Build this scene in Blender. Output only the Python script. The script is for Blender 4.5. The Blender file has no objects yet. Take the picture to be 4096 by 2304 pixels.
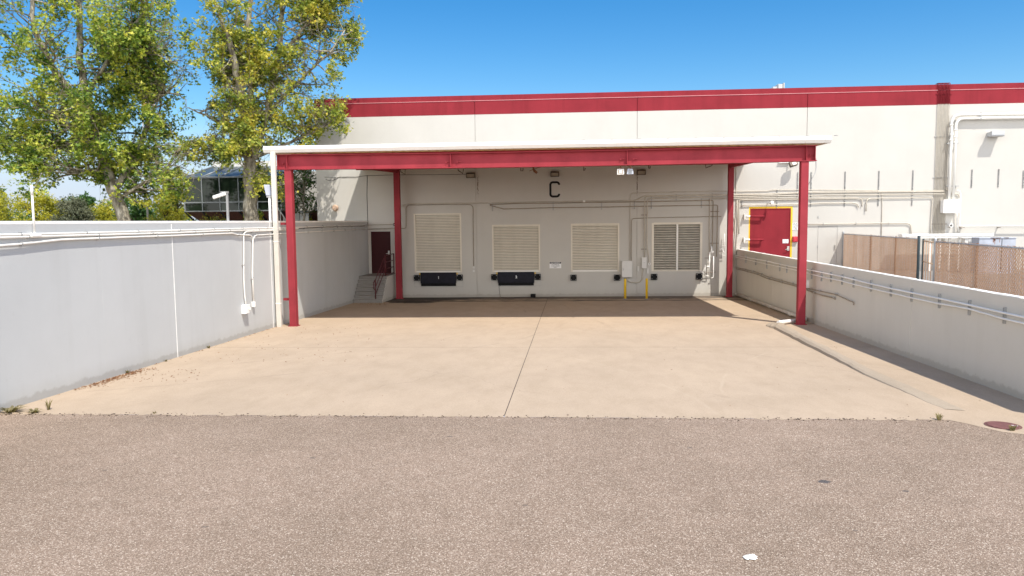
import bpy, math, random
from mathutils import Vector, Matrix, noise as mnoise
R = math.radians
scene = bpy.context.scene
COL = scene.collection
rnd = random.Random(7)

# ------------------------------------------------------------------ survey of the photograph
# camera solved from the photograph; the at*() helpers turn a photo pixel (4096 x 2304) into the point of a real plane
YAW, PIT, ROL, FPX, CH, CD = 0.07767, 0.08722, -0.010407, 3053.24, 3.7142, 37.388
GY, GX = -0.0194, 0.0031
F = Vector((-math.sin(YAW)*math.cos(PIT), math.cos(YAW)*math.cos(PIT), -math.sin(PIT)))
R0 = Vector((math.cos(YAW), math.sin(YAW), 0)); U0 = R0.cross(F)
RV = R0*math.cos(ROL) + U0*math.sin(ROL); UV = U0*math.cos(ROL) - R0*math.sin(ROL)
CAM = Vector((0, -CD, CH))
def ray(x, y): return (F*FPX + RV*(x-2048) - UV*(y-1152))/FPX
def atY(x, y, Y=0.0):
    d = ray(x, y); return CAM + d*((Y-CAM.y)/d.y)
def atX(x, y, X):
    d = ray(x, y); return CAM + d*((X-CAM.x)/d.x)
def atZ(x, y, z):
    d = ray(x, y); return CAM + d*((z-CAM.z)/d.z)
def gz(x, y): return GX*x + GY*y
def atG(x, y):
    d = ray(x, y); t = (GY*CAM.y + GX*CAM.x - CAM.z)/(d.z - GY*d.y - GX*d.x); return CAM + d*t
XL, XR = -10.06, 7.94            # faces of the two retaining walls
ZL, ZR = 3.808, 2.2625           # their tops
ROOF, BAND = 9.81, 8.89

# ------------------------------------------------------------------ mesh builder
class MB:
    def __init__(s): s.v = []; s.f = []; s.sm = []; s.mi = []
    def face(s, pts, smooth=False, mi=0):
        n = len(s.v); s.v += [tuple(p) for p in pts]; s.f.append(tuple(range(n, n+len(pts)))); s.sm.append(smooth); s.mi.append(mi)
    def box(s, x0, x1, y0, y1, z0, z1, mi=0):
        if x0 > x1: x0, x1 = x1, x0
        if y0 > y1: y0, y1 = y1, y0
        if z0 > z1: z0, z1 = z1, z0
        n = len(s.v)
        s.v += [(x0,y0,z0),(x1,y0,z0),(x1,y1,z0),(x0,y1,z0),(x0,y0,z1),(x1,y0,z1),(x1,y1,z1),(x0,y1,z1)]
        for q in ((3,2,1,0),(4,5,6,7),(0,1,5,4),(1,2,6,5),(2,3,7,6),(3,0,4,7)):
            s.f.append(tuple(n+i for i in q)); s.sm.append(False); s.mi.append(mi)
        return s
    def obox(s, c, ax, ay, az, mi=0):      # oriented box: centre and three half-axes
        c, ax, ay, az = Vector(c), Vector(ax), Vector(ay), Vector(az); n = len(s.v)
        for sz in (-1, 1):
            for sx, sy in ((-1,-1),(1,-1),(1,1),(-1,1)): s.v.append(tuple(c+ax*sx+ay*sy+az*sz))
        for q in ((3,2,1,0),(4,5,6,7),(0,1,5,4),(1,2,6,5),(2,3,7,6),(3,0,4,7)):
            s.f.append(tuple(n+i for i in q)); s.sm.append(False); s.mi.append(mi)
        return s
    def tube(s, pts, r, n=8, r1=None, caps=True, mi=0):
        pts = [Vector(p) for p in pts]; k = len(pts)
        if k < 2: return s
        base = len(s.v); ref = None
        for i, p in enumerate(pts):
            t = (pts[min(i+1, k-1)] - pts[max(i-1, 0)])
            if t.length < 1e-9: t = Vector((0, 0, 1))
            t.normalize()
            if ref is None:
                ref = t.orthogonal().normalized()
            else:
                ref = ref - t*ref.dot(t)
                ref = ref.normalized() if ref.length > 1e-6 else t.orthogonal().normalized()
            b = t.cross(ref)
            rr = r if r1 is None else r + (r1-r)*i/(k-1)
            for j in range(n):
                a = 2*math.pi*j/n
                s.v.append(tuple(p + (ref*math.cos(a) + b*math.sin(a))*rr))
        for i in range(k-1):
            for j in range(n):
                a = base+i*n+j; b2 = base+i*n+(j+1) % n
                s.f.append((a, b2, b2+n, a+n)); s.sm.append(True); s.mi.append(mi)
        if caps:
            s.f.append(tuple(base+j for j in reversed(range(n)))); s.sm.append(False); s.mi.append(mi)
            s.f.append(tuple(base+(k-1)*n+j for j in range(n))); s.sm.append(False); s.mi.append(mi)
        return s
    def prism_x(s, prof, x0, x1, mi=0):    # closed (y,z) profile swept along X
        n = len(s.v); k = len(prof)
        s.v += [(x0, y, z) for y, z in prof] + [(x1, y, z) for y, z in prof]
        for i in range(k):
            j = (i+1) % k
            s.f.append((n+i, n+j, n+k+j, n+k+i)); s.sm.append(False); s.mi.append(mi)
        s.f.append(tuple(n+i for i in reversed(range(k)))); s.sm.append(False); s.mi.append(mi)
        s.f.append(tuple(n+k+i for i in range(k))); s.sm.append(False); s.mi.append(mi)
        return s
    def build(s, name, mat, parent=None, bevel=0, recalc=True, origin=None):
        me = bpy.data.meshes.new(name)
        org = Vector((0, 0, 0))
        if parent is None:
            if origin is not None: org = Vector(origin)
            elif s.v:
                xs = [v[0] for v in s.v]; ys = [v[1] for v in s.v]; zs = [v[2] for v in s.v]
                org = Vector(((min(xs)+max(xs))/2, (min(ys)+max(ys))/2, min(zs)))
        vs = s.v if org.length == 0 else [(a-org.x, b-org.y, c-org.z) for a, b, c in s.v]
        me.from_pydata(vs, [], s.f)
        me.polygons.foreach_set('use_smooth', s.sm)
        ms = mat if isinstance(mat, (list, tuple)) else [mat]
        for m in ms: me.materials.append(m)
        if len(ms) > 1: me.polygons.foreach_set('material_index', s.mi)
        me.update()
        if recalc:
            import bmesh
            bm = bmesh.new(); bm.from_mesh(me); bmesh.ops.recalc_face_normals(bm, faces=bm.faces); bm.to_mesh(me); bm.free()
        o = bpy.data.objects.new(name, me); COL.objects.link(o); o.location = org
        if parent is not None: attach(o, parent)
        if bevel:
            b = o.modifiers.new('bevel', 'BEVEL'); b.width = bevel; b.segments = 2; b.limit_method = 'ANGLE'; b.angle_limit = R(40)
        return o
def world_of(o):
    m = Matrix.Translation(o.location)
    p = o.parent
    if p is not None: m = world_of(p) @ o.matrix_parent_inverse @ m
    return m
def attach(o, parent):
    o.parent = parent; o.matrix_parent_inverse = world_of(parent).inverted()
def tag(o, label=None, cat=None, group=None, kind=None):
    if label: o['label'] = label
    if cat: o['category'] = cat
    if group: o['group'] = group
    if kind: o['kind'] = kind
    return o
def empty(name, loc, label, cat, group=None):
    o = bpy.data.objects.new(name, None); o.empty_display_size = 0.2; COL.objects.link(o); o.location = Vector(loc)
    return tag(o, label, cat, group)
def copy_thing(root, delta, label=None):
    c = root.copy(); COL.objects.link(c); c.location = root.location + Vector(delta)
    if label: c['label'] = label
    def rec(src, dst):
        for ch in list(src.children):
            k = ch.copy(); COL.objects.link(k); k.parent = dst; k.matrix_parent_inverse = ch.matrix_parent_inverse.copy(); rec(ch, k)
    rec(root, c)
    return c
def text_mb(txt, h, bold=0.0):
    cu = bpy.data.curves.new('lettering', 'FONT'); cu.body = txt; cu.size = 1.0; cu.align_x = 'CENTER'; cu.align_y = 'CENTER'
    cu.offset = bold; cu.extrude = 0.0; cu.resolution_u = 3
    o = bpy.data.objects.new('lettering_tmp', cu); COL.objects.link(o)
    dg = bpy.context.evaluated_depsgraph_get(); me = bpy.data.meshes.new_from_object(o.evaluated_get(dg))
    V = [v.co.copy() for v in me.vertices]; Fs = [tuple(p.vertices) for p in me.polygons]
    COL.objects.unlink(o); bpy.data.objects.remove(o); bpy.data.meshes.remove(me); bpy.data.curves.remove(cu)
    lo = min(v.y for v in V); hi = max(v.y for v in V); cx = (min(v.x for v in V)+max(v.x for v in V))/2
    k = h/(hi-lo)
    return [((v.x-cx)*k, (v.y-(lo+hi)/2)*k) for v in V], Fs
def lettering(mb, txt, cx, Y, cz, h, bold=0.0, sx=1.0):
    V, Fs = text_mb(txt, h, bold); n = len(mb.v)
    mb.v += [(cx+x*sx, Y, cz+z) for x, z in V]
    for f in Fs: mb.f.append(tuple(n+i for i in f)); mb.sm.append(False); mb.mi.append(0)

# ------------------------------------------------------------------ materials
def nodes_of(name):
    m = bpy.data.materials.new(name); m.use_nodes = True; nt = m.node_tree
    return m, nt, nt.nodes['Principled BSDF']
def N(nt, t, **kw):
    n = nt.nodes.new(t)
    for k, v in kw.items(): setattr(n, k, v)
    return n
def L(nt, a, b): nt.links.new(a, b)
def pos_noise(nt, scale, detail=4, rough=0.55, stretch=(1, 1, 1)):
    g = N(nt, 'ShaderNodeNewGeometry'); mp = N(nt, 'ShaderNodeMapping'); mp.inputs['Scale'].default_value = stretch
    L(nt, g.outputs['Position'], mp.inputs['Vector'])
    n = N(nt, 'ShaderNodeTexNoise'); n.inputs['Scale'].default_value = scale; n.inputs['Detail'].default_value = detail; n.inputs['Roughness'].default_value = rough
    L(nt, mp.outputs['Vector'], n.inputs['Vector'])
    return n.outputs['Fac']
def ramp(nt, fac, stops):
    r = N(nt, 'ShaderNodeValToRGB'); e = r.color_ramp.elements
    while len(e) < len(stops): e.new(0.5)
    for i, (p, c) in enumerate(stops):
        e[i].position = p; e[i].color = (*c, 1) if len(c) == 3 else c
    L(nt, fac, r.inputs['Fac']); return r.outputs['Color']
def mixc(nt, fac, a, b, mode='MIX'):
    m = N(nt, 'ShaderNodeMix', data_type='RGBA', blend_type=mode)
    if isinstance(fac, (int, float)): m.inputs[0].default_value = fac
    else: L(nt, fac, m.inputs[0])
    for sock, v in ((m.inputs[6], a), (m.inputs[7], b)):
        if isinstance(v, (tuple, list)): sock.default_value = (*v[:3], 1)
        else: L(nt, v, sock)
    return m.outputs[2]
def math_n(nt, op, a, b=None, clamp=False):
    m = N(nt, 'ShaderNodeMath', operation=op); m.use_clamp = clamp
    for i, v in enumerate((a, b)):
        if v is None: continue
        if isinstance(v, (int, float)): m.inputs[i].default_value = v
        else: L(nt, v, m.inputs[i])
    return m.outputs[0]
def bump(nt, bs, h, strength, dist):
    b = N(nt, 'ShaderNodeBump'); b.inputs['Strength'].default_value = strength; b.inputs['Distance'].default_value = dist
    L(nt, h, b.inputs['Height']); L(nt, b.outputs['Normal'], bs.inputs['Normal'])
def paint(name, col, rough=0.6, var=0.10, scale=1.2, metallic=0.0, bumpy=0.0, streak=0.0, spec=0.5):
    m, nt, bs = nodes_of(name)
    a = pos_noise(nt, scale, 5, 0.6)
    lo = tuple(c*(1-var) for c in col); hi = tuple(min(1, c*(1+var*0.6)) for c in col)
    c = ramp(nt, a, [(0.3, lo), (0.7, hi)])
    if streak:
        s = pos_noise(nt, 1.0, 4, 0.6, (2.6, 2.6, 0.16))
        s2 = ramp(nt, s, [(0.48, (1, 1, 1)), (0.72, (1-streak, 1-streak*1.05, 1-streak*1.15))])
        c = mixc(nt, 1.0, c, s2, 'MULTIPLY')
    L(nt, c, bs.inputs['Base Color'])
    bs.inputs['Roughness'].default_value = rough; bs.inputs['Metallic'].default_value = metallic
    bs.inputs['Specular IOR Level'].default_value = spec
    if bumpy: bump(nt, bs, pos_noise(nt, 60, 3, 0.6), bumpy, 0.01)
    return m
def wall_material(name, col, grime, peel=()):
    m, nt, bs = nodes_of(name)
    g = N(nt, 'ShaderNodeNewGeometry'); sp = N(nt, 'ShaderNodeSeparateXYZ'); L(nt, g.outputs['Position'], sp.inputs[0])
    a = pos_noise(nt, 0.55, 6, 0.62)
    c = ramp(nt, a, [(0.3, tuple(x*0.955 for x in col)), (0.7, tuple(min(1, x*1.03) for x in col))])
    s = pos_noise(nt, 1.0, 5, 0.62, (1.7, 1.7, 0.10))
    c = mixc(nt, 1.0, c, ramp(nt, s, [(0.50, (1, 1, 1)), (0.78, (1-grime, 1-grime*1.05, 1-grime*1.2))]), 'MULTIPLY')
    f = pos_noise(nt, 9, 6, 0.7)
    c = mixc(nt, 1.0, c, ramp(nt, f, [(0.62, (1, 1, 1)), (0.80, (0.93, 0.925, 0.91))]), 'MULTIPLY')
    # splash dirt where the wall meets the paving
    gnd = math_n(nt, 'ADD', math_n(nt, 'MULTIPLY', sp.outputs['X'], GX), math_n(nt, 'MULTIPLY', sp.outputs['Y'], GY))
    hgt = math_n(nt, 'SUBTRACT', sp.outputs['Z'], gnd)
    zn = math_n(nt, 'ADD', hgt, math_n(nt, 'MULTIPLY', pos_noise(nt, 5, 5, 0.65), -0.22))
    d = ramp(nt, math_n(nt, 'MULTIPLY', zn, 1.0), [(0.0, (0.55, 0.50, 0.43)), (0.05, (0.90, 0.88, 0.84)), (0.30, (1, 1, 1))])
    c = mixc(nt, 0.5, c, d, 'MULTIPLY')
    # small spalls and scuffs, more of them low on the wall
    pv = N(nt, 'ShaderNodeTexVoronoi'); pv.inputs['Scale'].default_value = 3.2; L(nt, g.outputs['Position'], pv.inputs['Vector'])
    pd_ = math_n(nt, 'ADD', pv.outputs['Distance'], math_n(nt, 'MULTIPLY', pos_noise(nt, 30, 3, 0.6), 0.07))
    lowm = ramp(nt, hgt, [(0.15, (1, 1, 1)), (0.9, (0.12, 0.12, 0.12))])
    pm = math_n(nt, 'MULTIPLY', ramp(nt, pd_, [(0.055, (0.75, 0.75, 0.75)), (0.085, (0, 0, 0))]), lowm)
    c = mixc(nt, pm, c, tuple(x*0.55 for x in col))
    # paint peeling along panel joints and scuffs by the door heads: (x, z, half width, half height, amount)
    fine = pos_noise(nt, 16, 5, 0.75, (1.6, 1.0, 0.7))
    for (qx, qz, wx, wz, th) in peel:
        dx = math_n(nt, 'ABSOLUTE', math_n(nt, 'DIVIDE', math_n(nt, 'SUBTRACT', sp.outputs['X'], qx), wx)); dz = math_n(nt, 'ABSOLUTE', math_n(nt, 'DIVIDE', math_n(nt, 'SUBTRACT', sp.outputs['Z'], qz), wz))
        e_ = math_n(nt, 'SUBTRACT', fine, math_n(nt, 'MULTIPLY', math_n(nt, 'MAXIMUM', math_n(nt, 'MULTIPLY', dx, dx), math_n(nt, 'MULTIPLY', dz, dz)), 0.28))
        c = mixc(nt, ramp(nt, e_, [(th, (0, 0, 0)), (th+0.04, (0.85, 0.85, 0.85))]), c, (0.13, 0.085, 0.05))
    L(nt, c, bs.inputs['Base Color']); bs.inputs['Roughness'].default_value = 0.8; bs.inputs['Specular IOR Level'].default_value = 0.25
    bump(nt, bs, pos_noise(nt, 45, 4, 0.65), 0.18, 0.012)
    return m
M = {}
M['wall'] = wall_material('painted_tilt_up_concrete', (0.535, 0.515, 0.475), 0.022, [(atY(1911, 738).x, atY(1911, 738).z, 0.055, 0.85, 0.44), (atY(2549, 735).x, atY(2549, 735).z, 0.045, 0.85, 0.45), (atY(1670, 905).x, atY(1670, 905).z, 0.3, 0.45, 0.60), (atY(1865, 890).x, atY(1865, 890).z, 0.35, 0.3, 0.58), (atY(2130, 872).x, atY(2130, 872).z, 1.2, 0.12, 0.63), (atY(1920, 707).x, atY(1920, 707).z, 0.25, 0.2, 0.57)])
M['lwall'] = wall_material('grey_white_painted_concrete', (0.49, 0.497, 0.495), 0.07)
M['rwall'] = wall_material('cream_painted_concrete', (0.60, 0.565, 0.495), 0.05)
M['trim'] = paint('cream_metal_paint', (0.80, 0.78, 0.73), 0.5, 0.06, 2.0)
M['white'] = paint('white_metal_paint', (0.84, 0.83, 0.80), 0.5, 0.05, 2.0)
M['pipe'] = paint('conduit_paint', (0.54, 0.49, 0.41), 0.55, 0.10, 6.0)
M['pipe_stain_shade'] = paint('grimy_shaded_conduit_paint', (0.33, 0.275, 0.20), 0.6, 0.2, 6.0)  # brown holds grime plus the shade painted onto pipes under the canopy
M['clampm'] = paint('rusty_clamp_metal', (0.30, 0.25, 0.21), 0.6, 0.3, 20.0)
M['strut'] = paint('galvanised_strut_steel', (0.42, 0.42, 0.41), 0.5, 0.2, 10.0, 0.4)
M['red'] = paint('red_oxide_paint', (0.25, 0.025, 0.035), 0.8, 0.14, 0.8, streak=0.14, spec=0.15)
M['steelred'] = paint('red_steel_paint', (0.30, 0.036, 0.048), 0.7, 0.18, 1.6, streak=0.14, spec=0.2)
M['maroon'] = paint('dark_maroon_door_paint', (0.045, 0.004, 0.006), 0.6, 0.1, 2.0, spec=0.3)
M['railred'] = paint('dark_red_rail_paint', (0.09, 0.009, 0.016), 0.5, 0.1, 5.0)
M['door'] = paint('roller_door_paint', (0.72, 0.67, 0.565), 0.55, 0.06, 1.2, streak=0.06)
M['blade'] = paint('dark_gap_louver_paint', (0.46, 0.42, 0.35), 0.6, 0.15, 3.0)  # coloured darker than the frame to paint the dark gaps between blades
M['cream'] = paint('cream_downspout_paint', (0.60, 0.565, 0.50), 0.5, 0.06, 2.0, streak=0.06)
M['mast'] = paint('weathered_mast_grey', (0.27, 0.27, 0.265), 0.6, 0.1, 4.0)
M['groove_shade'] = paint('shaded_slat_groove', (0.38, 0.345, 0.285), 0.8, 0.2, 4.0)  # darker paint imitates the shade in the grooves between slats
M['rubber'] = paint('black_rubber', (0.012, 0.012, 0.013), 0.8, 0.3, 12.0, spec=0.2)
M['navy'] = paint('black_blue_steel', (0.010, 0.010, 0.020), 0.6, 0.4, 6.0, spec=0.25)
M['yellow'] = paint('yellow_safety_paint', (0.80, 0.52, 0.02), 0.5, 0.08, 3.0)
M['black'] = paint('black_paint', (0.012, 0.012, 0.014), 0.6, 0.1, 3.0, spec=0.2)
M['whitetxt'] = paint('white_lettering_paint', (0.85, 0.85, 0.85), 0.6, 0.03, 3.0)
M['bronze'] = paint('bronze_fixture_metal', (0.10, 0.075, 0.055), 0.5, 0.2, 9.0, 0.2)
M['lens'] = paint('frosted_lens', (0.36, 0.30, 0.23), 0.25, 0.1, 12.0)
M['lampgrey'] = paint('lamp_housing_grey', (0.45, 0.46, 0.47), 0.5, 0.1, 8.0)
M['steel'] = paint('brushed_steel', (0.62, 0.62, 0.60), 0.35, 0.05, 10.0, 0.7)
M['cabinet'] = paint('grey_cabinet_paint', (0.68, 0.67, 0.64), 0.5, 0.05, 2.5, streak=0.05)
M['xfmr'] = paint('weathered_blue_grey_paint', (0.40, 0.43, 0.50), 0.6, 0.15, 3.0, streak=0.12)
M['rust'] = paint('rust', (0.24, 0.10, 0.05), 0.8, 0.4, 8.0)
M['fencepost'] = paint('galvanised_fence_steel', (0.46, 0.48, 0.50), 0.5, 0.15, 8.0, 0.3)
M['darkpost'] = paint('dark_green_gate_steel', (0.05, 0.075, 0.085), 0.5, 0.2, 8.0)

M['slat2'] = paint('redwood_slat_edge', (0.56, 0.39, 0.24), 0.6, 0.2, 5.0)
M['wire'] = paint('galvanised_wire', (0.58, 0.40, 0.27), 0.5, 0.1, 8.0)
M['iron'] = paint('rusty_cast_iron', (0.20, 0.085, 0.075), 0.7, 0.25, 14.0, 0.2)
M['conc_step'] = None
M['pvc'] = paint('white_pvc', (0.72, 0.69, 0.62), 0.4, 0.14, 3.0)
M['cloth'] = paint('white_rag', (0.82, 0.82, 0.80), 0.9, 0.05, 8.0)
M['cable'] = paint('black_cable_sheath', (0.03, 0.028, 0.025), 0.6, 0.1, 8.0)
M['alu'] = paint('aluminium_mullion', (0.27, 0.29, 0.30), 0.4, 0.08, 6.0, 0.4)
M['granite'] = None
M['brass'] = paint('tan_bell_metal', (0.55, 0.38, 0.27), 0.6, 0.1, 8.0)

def concrete(name, base, dark, amount=1.0, joints=None):
    m, nt, bs = nodes_of(name)
    g = N(nt, 'ShaderNodeNewGeometry'); sp = N(nt, 'ShaderNodeSeparateXYZ'); L(nt, g.outputs['Position'], sp.inputs[0])
    a = pos_noise(nt, 0.35, 7, 0.6)
    c = ramp(nt, a, [(0.28, tuple(x*0.93 for x in base)), (0.5, base), (0.74, tuple(x*1.05 for x in base))])
    b = pos_noise(nt, 2.2, 6, 0.66, (1.0, 0.45, 1.0))
    c = mixc(nt, 1.0, c, ramp(nt, b, [(0.34, (0.93, 0.925, 0.91)), (0.56, (1, 1, 1)), (0.75, (1.03, 1.03, 1.03))]), 'MULTIPLY')
    f = pos_noise(nt, 40, 5, 0.75)
    c = mixc(nt, 1.0, c, ramp(nt, f, [(0.3, (0.86, 0.86, 0.86)), (0.62, (1.06, 1.06, 1.06))]), 'MULTIPLY')
    s = pos_noise(nt, 0.8, 6, 0.7, (0.8, 0.30, 1))       # long faint tyre scuffs and drips
    c = mixc(nt, ramp(nt, s, [(0.60, (0, 0, 0)), (0.85, (0.36*amount,)*3)]), c, dark)
    if joints:
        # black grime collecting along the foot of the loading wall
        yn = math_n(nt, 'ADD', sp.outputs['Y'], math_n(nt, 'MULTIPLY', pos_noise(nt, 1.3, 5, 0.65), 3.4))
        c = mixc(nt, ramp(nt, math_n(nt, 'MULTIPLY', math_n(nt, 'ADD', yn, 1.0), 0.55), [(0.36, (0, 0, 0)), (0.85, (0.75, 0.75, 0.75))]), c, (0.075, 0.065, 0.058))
        # wet black seam along the drain line, widest in the corner by the steps
        ab = math_n(nt, 'ABSOLUTE', math_n(nt, 'ADD', sp.outputs['Y'], 2.35))
        ab = math_n(nt, 'ADD', ab, math_n(nt, 'MULTIPLY', math_n(nt, 'SUBTRACT', pos_noise(nt, 1.6, 5, 0.7, (0.6, 1.5, 1)), 0.45), 1.1))
        c = mixc(nt, ramp(nt, ab, [(0.10, (0.9, 0.9, 0.9)), (0.32, (0, 0, 0))]), c, (0.035, 0.03, 0.028))
        cx_ = math_n(nt, 'ADD', math_n(nt, 'ADD', sp.outputs['X'], 5.6), math_n(nt, 'MULTIPLY', math_n(nt, 'SUBTRACT', sp.outputs['Y'], -2.3), -0.9))
        cx_ = math_n(nt, 'ADD', cx_, math_n(nt, 'MULTIPLY', math_n(nt, 'SUBTRACT', pos_noise(nt, 1.4, 5, 0.7), 0.5), 5.0))
        wet = math_n(nt, 'MULTIPLY', ramp(nt, math_n(nt, 'MULTIPLY', cx_, -0.5), [(0.0, (0, 0, 0)), (0.5, (0.85, 0.85, 0.85))]), ramp(nt, math_n(nt, 'ADD', sp.outputs['Y'], 3.3), [(0.55, (0, 0, 0)), (0.95, (1, 1, 1))]))
        c = mixc(nt, wet, c, (0.04, 0.035, 0.03))
        for (ax, ay, rad, wd, dark_) in ((-16.0, -8.0, 14.2, 0.07, True), (-15.8, -8.4, 15.9, 0.06, True), (13.5, -9.5, 12.6, 0.07, True), (-9.0, -26.0, 11.5, 0.05, False), (12.0, -24.0, 9.2, 0.05, False)):
            ex = math_n(nt, 'ADD', sp.outputs['X'], -ax); ey = math_n(nt, 'ADD', sp.outputs['Y'], -ay)
            rr_ = math_n(nt, 'SQRT', math_n(nt, 'ADD', math_n(nt, 'MULTIPLY', ex, ex), math_n(nt, 'MULTIPLY', ey, ey)))
            dd_ = math_n(nt, 'ABSOLUTE', math_n(nt, 'SUBTRACT', math_n(nt, 'ADD', rr_, math_n(nt, 'MULTIPLY', pos_noise(nt, 0.5, 2, 0.5), 0.5)), rad+0.25))
            br_ = ramp(nt, pos_noise(nt, 0.7, 4, 0.65), [(0.46, (0, 0, 0)), (0.66, (1, 1, 1))])
            mk_ = math_n(nt, 'MULTIPLY', ramp(nt, dd_, [(0.0, (0.30,)*3), (wd, (0, 0, 0))]), br_)
            c = mixc(nt, mk_, c, (0.13, 0.105, 0.085) if dark_ else (0.58, 0.48, 0.37))
        # an oil spill in front of the first dock door
        dx = math_n(nt, 'DIVIDE', math_n(nt, 'ADD', sp.outputs['X'], 7.3), 1.25); dy = math_n(nt, 'DIVIDE', math_n(nt, 'ADD', sp.outputs['Y'], 2.75), 0.55)
        rr = math_n(nt, 'ADD', math_n(nt, 'MULTIPLY', dx, dx), math_n(nt, 'MULTIPLY', dy, dy))
        rr = math_n(nt, 'ADD', rr, math_n(nt, 'MULTIPLY', math_n(nt, 'SUBTRACT', pos_noise(nt, 2.5, 4, 0.6), 0.5), 2.0))
        c = mixc(nt, ramp(nt, rr, [(0.55, (0.9, 0.9, 0.9)), (0.95, (0, 0, 0))]), c, (0.03, 0.027, 0.025))
        # hairline cracks
        vo = N(nt, 'ShaderNodeTexVoronoi', feature='DISTANCE_TO_EDGE'); vo.inputs['Scale'].default_value = 0.22
        mpv = N(nt, 'ShaderNodeVectorMath', operation='ADD'); L(nt, g.outputs['Position'], mpv.inputs[0])
        nz = N(nt, 'ShaderNodeTexNoise'); nz.inputs['Scale'].default_value = 1.6; nz.inputs['Detail'].default_value = 5
        L(nt, g.outputs['Position'], nz.inputs['Vector']); sc = N(nt, 'ShaderNodeVectorMath', operation='SCALE'); sc.inputs['Scale'].default_value = 0.8
        L(nt, nz.outputs['Color'], sc.inputs[0]); L(nt, sc.outputs[0], mpv.inputs[1]); L(nt, mpv.outputs[0], vo.inputs['Vector'])
        ck = ramp(nt, vo.outputs['Distance'], [(0.0, (0.42,)*3), (0.0035, (0, 0, 0))])
        ck = mixc(nt, 1.0, ck, ramp(nt, pos_noise(nt, 0.25, 3, 0.5), [(0.5, (0, 0, 0)), (0.62, (1, 1, 1))]), 'MULTIPLY')
        c = mixc(nt, ck, c, tuple(x*0.45 for x in base))
    L(nt, c, bs.inputs['Base Color']); bs.inputs['Roughness'].default_value = 0.88; bs.inputs['Specular IOR Level'].default_value = 0.25
    bump(nt, bs, f, 0.25, 0.01)
    return m
M['apron'] = concrete('beige_concrete', (0.455, 0.352, 0.255), (0.27, 0.215, 0.165), 0.8, True)
M['conc_step'] = concrete('grey_step_concrete', (0.25, 0.235, 0.22), (0.20, 0.18, 0.17), 1.0)
M['berm'] = concrete('brown_grey_mortar', (0.40, 0.325, 0.245), (0.18, 0.145, 0.11), 1.0)
M['soil'] = concrete('dry_soil', (0.20, 0.16, 0.10), (0.10, 0.10, 0.05), 1.0)

def asphalt():
    m, nt, bs = nodes_of('weathered_asphalt')
    g = N(nt, 'ShaderNodeNewGeometry'); sp = N(nt, 'ShaderNodeSeparateXYZ'); L(nt, g.outputs['Position'], sp.inputs[0])
    v = N(nt, 'ShaderNodeTexVoronoi'); v.inputs['Scale'].default_value = 95; L(nt, g.outputs['Position'], v.inputs['Vector'])
    sv = N(nt, 'ShaderNodeSeparateColor'); L(nt, v.outputs['Color'], sv.inputs[0])
    c = ramp(nt, sv.outputs[0], [(0.0, (0.216, 0.155, 0.110)), (0.40, (0.308, 0.227, 0.168)), (0.72, (0.373, 0.282, 0.215)), (0.90, (0.498, 0.397, 0.314)), (1.0, (0.737, 0.627, 0.522))])
    edge = ramp(nt, v.outputs['Distance'], [(0.25, (1.06, 1.06, 1.06)), (0.75, (0.72, 0.70, 0.68))])
    c = mixc(nt, 1.0, c, edge, 'MULTIPLY')
    c = mixc(nt, 1.0, c, ramp(nt, pos_noise(nt, 0.30, 6, 0.6), [(0.3, (0.90, 0.89, 0.87)), (0.7, (1.09, 1.08, 1.08))]), 'MULTIPLY')
    c = mixc(nt, 1.0, c, ramp(nt, pos_noise(nt, 3.0, 5, 0.65), [(0.3, (0.92, 0.92, 0.91)), (0.7, (1.07, 1.07, 1.07))]), 'MULTIPLY')
    def blot(x, y, rx, ry, col, c, k=0.8):
        dx = math_n(nt, 'DIVIDE', math_n(nt, 'SUBTRACT', sp.outputs['X'], x), rx); dy = math_n(nt, 'DIVIDE', math_n(nt, 'SUBTRACT', sp.outputs['Y'], y), ry)
        r = math_n(nt, 'ADD', math_n(nt, 'MULTIPLY', dx, dx), math_n(nt, 'MULTIPLY', dy, dy))
        r = math_n(nt, 'ADD', r, math_n(nt, 'MULTIPLY', math_n(nt, 'SUBTRACT', pos_noise(nt, 22, 4, 0.7), 0.5), 2.2))
        return mixc(nt, ramp(nt, r, [(0.5, (k, k, k)), (1.0, (0, 0, 0))]), c, col)
    p = atG(3297, 1925); c = blot(p.x, p.y, 0.085, 0.07, (0.05, 0.055, 0.065), c)
    p = atG(3623, 1963); c = blot(p.x, p.y, 0.04, 0.03, (0.06, 0.06, 0.065), c)
    for (qx, qy, q) in ((1250, 1830, 0.05), (2100, 2020, 0.035), (820, 2105, 0.04), (2760, 1790, 0.045), (3420, 2120, 0.03), (1800, 1745, 0.05), (420, 1880, 0.035)):
        p = atG(qx, qy); c = blot(p.x, p.y, q, q*0.8, (0.10, 0.085, 0.075), c, 0.55)
    # faint darker wheel lanes where trucks back up to the doors
    ln = pos_noise(nt, 1.0, 4, 0.6, (0.55, 0.07, 1))
    c = mixc(nt, 1.0, c, ramp(nt, ln, [(0.40, (1.01, 1.01, 1.01)), (0.64, (0.955, 0.95, 0.945))]), 'MULTIPLY')
    L(nt, c, bs.inputs['Base Color']); bs.inputs['Roughness'].default_value = 0.85; bs.inputs['Specular IOR Level'].default_value = 0.3
    bump(nt, bs, v.outputs['Distance'], 0.55, 0.012)
    return m
M['asphalt'] = asphalt()
def granite():
    m, nt, bs = nodes_of('brown_granite')
    c = ramp(nt, pos_noise(nt, 25, 6, 0.8), [(0.35, (0.05, 0.02, 0.016)), (0.6, (0.17, 0.075, 0.055)), (0.75, (0.30, 0.17, 0.13))])
    L(nt, c, bs.inputs['Base Color']); bs.inputs['Roughness'].default_value = 0.35; return m
M['granite'] = granite()
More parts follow.
